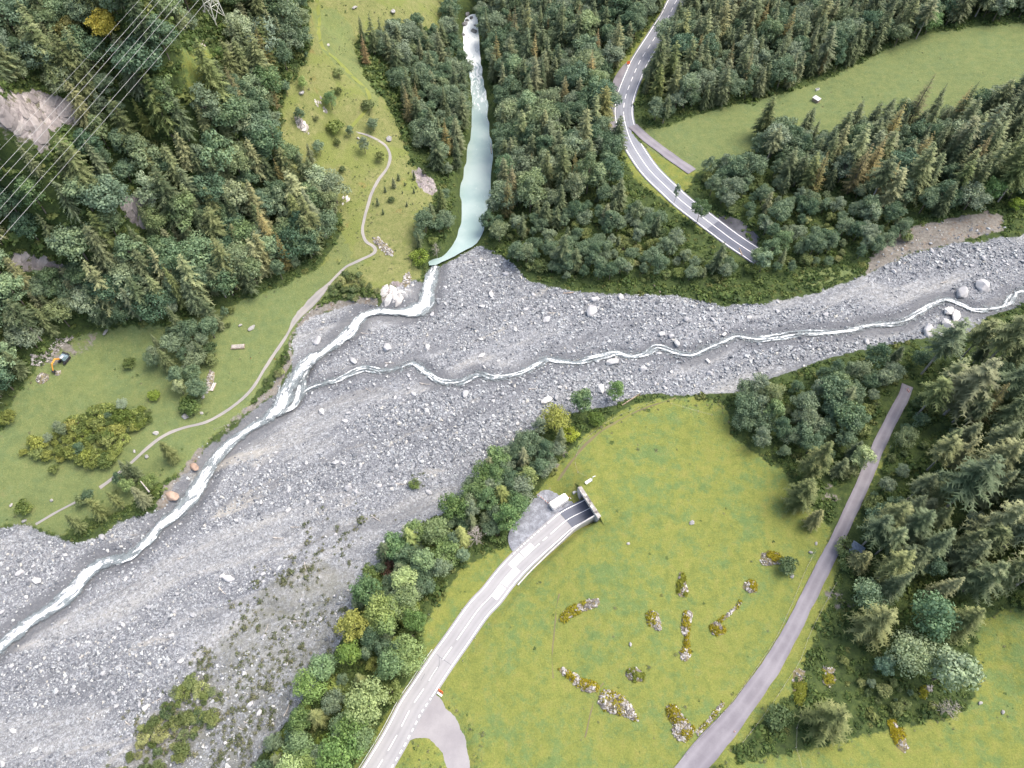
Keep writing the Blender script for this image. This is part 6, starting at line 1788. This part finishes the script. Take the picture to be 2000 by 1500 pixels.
MB().tube([(.6, -.3, 1.8), (2.6, -.3, 4.0), (4.6, -.3, 3.6)], [.34, .36, .28], 6).build('boom', M['yellow'], ex)
MB().tube([(4.5, -.3, 3.7), (5.9, -.3, 1.1)], [.3, .2], 6).build('stick', M['yellow'], ex)
MB().tube([(1.4, -.3, 1.9), (3.0, -.3, 3.4)], .10, 6).build('cylinder', M['steel'], ex)
bk = MB(); bk.box((5.9, -.3, .62), (1.0, 1.1, .75), Matrix.Rotation(.5, 3, 'Y')); bk.build('bucket', M['dark'], ex)

# ------------------------------------------------------------------ pylon and wires
pf = place(421, 46); pg = place(443, 40); ph = place(401, 30)
base_c = (Vector(pg) + Vector(ph)) * .5
base_c.z = min(pf.z, pg.z, ph.z)
HT = 48.0
ax = Vector((pg.x - pf.x, pg.y - pf.y, 0)); hdp = math.atan2(ax.y, ax.x)
py = empty('power_pylon', base_c, 'pale steel lattice pylon standing on the upper left slope at the top edge', 'pylon', rz=hdp)
hw = max(2.6, min(5.0, ax.length * .5)); cor = [(-hw, -hw), (hw, -hw), (hw, hw), (-hw, hw)]
RI = Matrix.Rotation(-hdp, 3, 'Z')
def foot_z(c):
    w = Matrix.Rotation(hdp, 3, 'Z') @ Vector((c[0], c[1], 0)) + base_c
    return float(hgt(w.x, w.y)) - base_c.z
def legpt(c, z): f = 1 - .80 * min(1, z / 30.0) if z < 30 else .20; return Vector((c[0] * f, c[1] * f, z))
for c in cor:
    zf = foot_z(c)
    lg = MB().tube([Vector((c[0] * 1.02, c[1] * 1.02, zf - .6)), legpt(c, max(zf, 0) + .5), legpt(c, 15), legpt(c, 30), legpt(c, HT)], .2, 5).build('leg', M['lattice'], py)
    MB().box((c[0] * 1.02, c[1] * 1.02, zf - .1), (.9, .9, .9)).build('footing', M['concrete'], lg)
for k in range(4):
    a, b_ = cor[k], cor[(k + 1) % 4]; br = MB()
    lv = [2.5, 8, 13, 17.5, 21.5, 25, 28, 31, 34, 37, 40]
    for i in range(len(lv) - 1):
        br.tube([legpt(a, lv[i]), legpt(b_, lv[i + 1])], .10, 4, False); br.tube([legpt(b_, lv[i]), legpt(a, lv[i + 1])], .10, 4, False)
        br.tube([legpt(a, lv[i + 1]), legpt(b_, lv[i + 1])], .10, 4, False)
    br.build('bracing', M['lattice'], py)
# wires: each passes two points of the view at chosen heights over the hill
def ray_at(u, v, z): x, y = unproj(u, v, z); return Vector((float(x), float(y), z))
zt = base_c.z
WIRES = [((272, 0), (0, 292), 50, 100, .028, 'thin earth wire, uppermost of the power lines'),
         ((298, 0), (0, 330), 44, 95, .042, 'power line cable, second from the top of the seven'),
         ((312, 0), (0, 353), 44, 93, .042, 'power line cable, third from the top of the seven'),
         ((337, 0), (0, 380), 38, 89, .042, 'power line cable, fourth from the top of the seven'),
         ((353, 0), (0, 408), 38, 87, .042, 'power line cable, fifth from the top of the seven'),
         ((388, 0), (0, 437), 33, 83, .042, 'power line cable, sixth from the top of the seven'),
         ((397, 10), (0, 468), 33, 81, .042, 'power line cable, lowest of the seven')]
for (a, b_, dz, z2, rr, lab) in WIRES:
    A = ray_at(*a, zt + dz * .93); B = ray_at(*b_, z2)
    d = B - A; ptsw = []
    for k in range(41):
        s = -.35 + 1.95 * k / 40; q = A + d * s; q.z += .9 * ((s - .5) ** 2 - .25) * 4 * .35; ptsw.append(q)
    o = MB().tube(ptsw, rr, 5).build('power_cable', M['wire']); tag(o, lab, 'power cable', 'cables of the power line')
for sgn in (-1, 1):
    for z, L_ in ((24, 7.5), (30, 6.5), (36, 5.5)):
        MB().tube([(0, sgn * .8, z), (0, sgn * L_, z + .4)], .13, 4).tube([(0, sgn * .8, z + 1.6), (0, sgn * L_, z + .4)], .10, 4).build('cross_arm', M['lattice'], py)

# ------------------------------------------------------------------ huts, logs, posts, fences
p = place(1593, 198); ht = empty('hut', p, 'small hut with a pale sheet roof at the edge of the upper meadow', 'hut', rz=-.95)
MB().box((0, 0, 1.0), (4.2, 2.4, 2.2)).build('wall', M['wood'], ht)
ht.scale = (.75, .75, .75)
for k in range(5): MB().box((-1.84 + k * .92, 0, 2.3), (.88, 3.0, .1), Matrix.Rotation(.16, 3, 'X')).build('roof_sheet', M['steel'], ht)
MB().box((2.12, 0, .9), (.06, .9, 1.7)).build('door', M['wood'], ht)
p = place(1668, 1080); sh = empty('shed', p, 'shed with a blue grey corrugated roof half hidden under trees', 'shed', rz=.95)
EX.append((p.x, p.y, 3))
MB().box((0, 0, 1.1), (6.0, 4.2, 2.2)).build('wall', M['greywood'], sh)
for k in range(6): MB().box((-2.6 + k * 1.05, 0, 2.5 + (.06 if k % 2 else 0)), (1.0, 5.0, .1), Matrix.Rotation(.14, 3, 'X')).build('roof_sheet', M['roof_blue'], sh)
sh.scale = (.8, .8, .8)
p = place(1596, 176); t_b = empty('water_trough', p, 'small white trough in front of the upper right wood', 'trough', rz=.4)
MB().box((0, 0, .4), (1.8, .9, .7)).build('basin', M['white'], t_b); MB().box((0, 0, .77), (1.5, .6, .04)).build('water', M['glass'], t_b)
# stacked timber in the left meadow
p = place(465, 678); lp = empty('timber_stack', p, 'stack of pale logs beside the left meadow bushes', 'timber stack', rz=.1)
for k in range(5):
    MB().tube([(-2.6, (k - 2) * .42, .25), (2.6, (k - 2) * .42 + .05, .25)], .21, 8).build('log', M['wood'], lp)
for k in range(4):
    MB().tube([(-2.3, (k - 1.5) * .42, .62), (2.4, (k - 1.5) * .42, .62)], .2, 8).build('log', M['greywood'], lp)
p = place(417, 756); lp = empty('plank_pile', p, 'short pile of pale boards beside the grey rubble strip', 'plank pile', rz=1.45)
for k in range(4):
    MB().box((0, (k - 1.5) * .32, .2 + .05 * (k % 2)), (3.6, .29, .16)).build('plank', M['roof_pale'] if k % 2 else M['wood'], lp)
for (u, v, u2, v2, lab, mt) in ((292, 958, 310, 980, 'pale fallen trunk on the eroded left bank', 'greywood'), (1215, 792, 1250, 770, 'dark driftwood trunk stranded at the bank tip of the meadow', 'wood'), (1100, 574, 1120, 572, 'reddish drift log under the northern bank', 'wood'), (1275, 556, 1290, 572, 'pale uprooted branch hanging from the northern bank', 'wood'), (1443, 485, 1449, 500, 'short brown post beside the upper road end', 'wood'), (958, 283, 960, 302, 'bare snag standing in the turquoise lake', 'greywood')):
    a, b_ = place(u, v), place(u2, v2); a.z = max(a.z, 0) ; b_.z = max(b_.z, 0)
    o = MB().tube([a + Vector((0, 0, .3)), (a + b_) * .5 + Vector((0, 0, .38)), b_ + Vector((0, 0, .25))], [.16, .22, .28], 7).build('fallen_log', M[mt]); tag(o, lab, 'log')
dw = None
for k in range(34):
    for _ in range(40):
        u_, v_ = rng.uniform(120, 1950), rng.uniform(470, 1450)
        if inpoly(np.array([u_]), np.array([v_]), BED)[0] and rng.uniform() < .5: break
    q = place(u_, v_)
    if dw is None: dw = MB().tube([(-1.6, 0, 0), (-.3, .12, .05), (1.5, -.1, .02)], [.05, .12, .15], 6).tube([(.4, .05, .05), (.9, .6, .25)], [.07, .03], 5).build('driftwood', M['greywood']); o = dw
    else: o = dw.copy(); COL.objects.link(o)
    sc_ = rng.uniform(.6, 1.5); o.location = q + Vector((0, 0, .2)); o.scale = (sc_, sc_, sc_); o.rotation_euler = (0, 0, math.atan2(fd[1], fd[0]) + rng.normal(0, .6))
    tag(o, 'grey driftwood branch lying on the gravel of the debris bed', 'driftwood', 'driftwood on the debris bed')
def marker_post(u, v, label, h=1.2, mat='white'):
    p = place(u, v); e_ = empty('marker_post', p, label, 'marker post', None)
    MB().tube([(0, 0, -.2), (0, 0, h)], .09, 6).build('post', M[mat], e_); MB().box((0, 0, h), (.24, .24, .14)).build('cap', M['dark'], e_)
marker_post(838, 1201, 'white and red marker post on the grass left of the road', 1.2)
marker_post(902, 1192, 'white marker post on the left verge of the road', 1.4)
marker_post(928, 1247, 'pale marker post on the right verge of the road', 1.3)
marker_post(904, 1291, 'short white post in the grass right of the road', .8)
marker_post(1248, 333, 'white post at the outer edge of the upper road', 1.0)
marker_post(1316, 357, 'white post on the inner verge of the upper road', 1.0)
marker_post(537, 702, 'small orange post on the bright green meadow strip', .9, 'orange')
marker_post(490, 700, 'orange spot marker on the left meadow strip', .6, 'orange')
marker_post(1277, 312, 'orange marker on the grass wedge of the upper road', .6, 'orange')
marker_post(1738, 874, 'white round marker in the bushes beside the track', 1.2)
def fence(pts, label, st=3.0):
    L_ = drape_line(pts, st, hgt); z = hgt(L_[:, 0], L_[:, 1]); o0 = np.array((L_[0, 0], L_[0, 1], z[0]))
    e_ = empty('wire_fence', o0, label, 'fence')
    first = None
    for i in range(len(L_)):
        if first is None: first = MB().tube([(0, 0, -.3), (0, 0, 1.05)], .07, 5).build('post', M['greywood'], e_); o = first
        else: o = first.copy(); COL.objects.link(o); o.parent = e_
        o.location = (L_[i, 0] - o0[0], L_[i, 1] - o0[1], z[i] - o0[2])
    for hh in (.5, .95):
        MB().tube([(L_[i, 0] - o0[0], L_[i, 1] - o0[1], z[i] - o0[2] + hh) for i in range(len(L_))], .014, 3, False).build('wire', M['greywood'], e_)
fence([(1280,785),(1240,800),(1195,820),(1160,845),(1132,872),(1124,900),(1126,922),(1145,932)], 'wire fence around the upper left corner of the big meadow')
fence([(1310,790),(1345,800),(1390,812)], 'short wire fence at the top of the big meadow')
fence([(1590,1080),(1570,1120),(1552,1165),(1535,1205),(1510,1255),(1480,1300),(1445,1350),(1410,1395),(1370,1440),(1325,1490)], 'long wire fence on the meadow side of the gravel track')
fence([(1632,1140),(1605,1190),(1580,1240),(1562,1290),(1540,1325),(1500,1385),(1450,1450)], 'wire fence on the forest side of the gravel track')
fence([(1565,1500),(1552,1450),(1560,1400),(1566,1390)], 'old fence with stones left of the wide lone spruce')
fence([(505,790),(480,820),(420,840)], 'wire fence between the lower footpath and the river bank')
print('COUNTS', counts, 'stones', NSTONES, 'undergrowth', NUND, 'objects', len(bpy.data.objects))
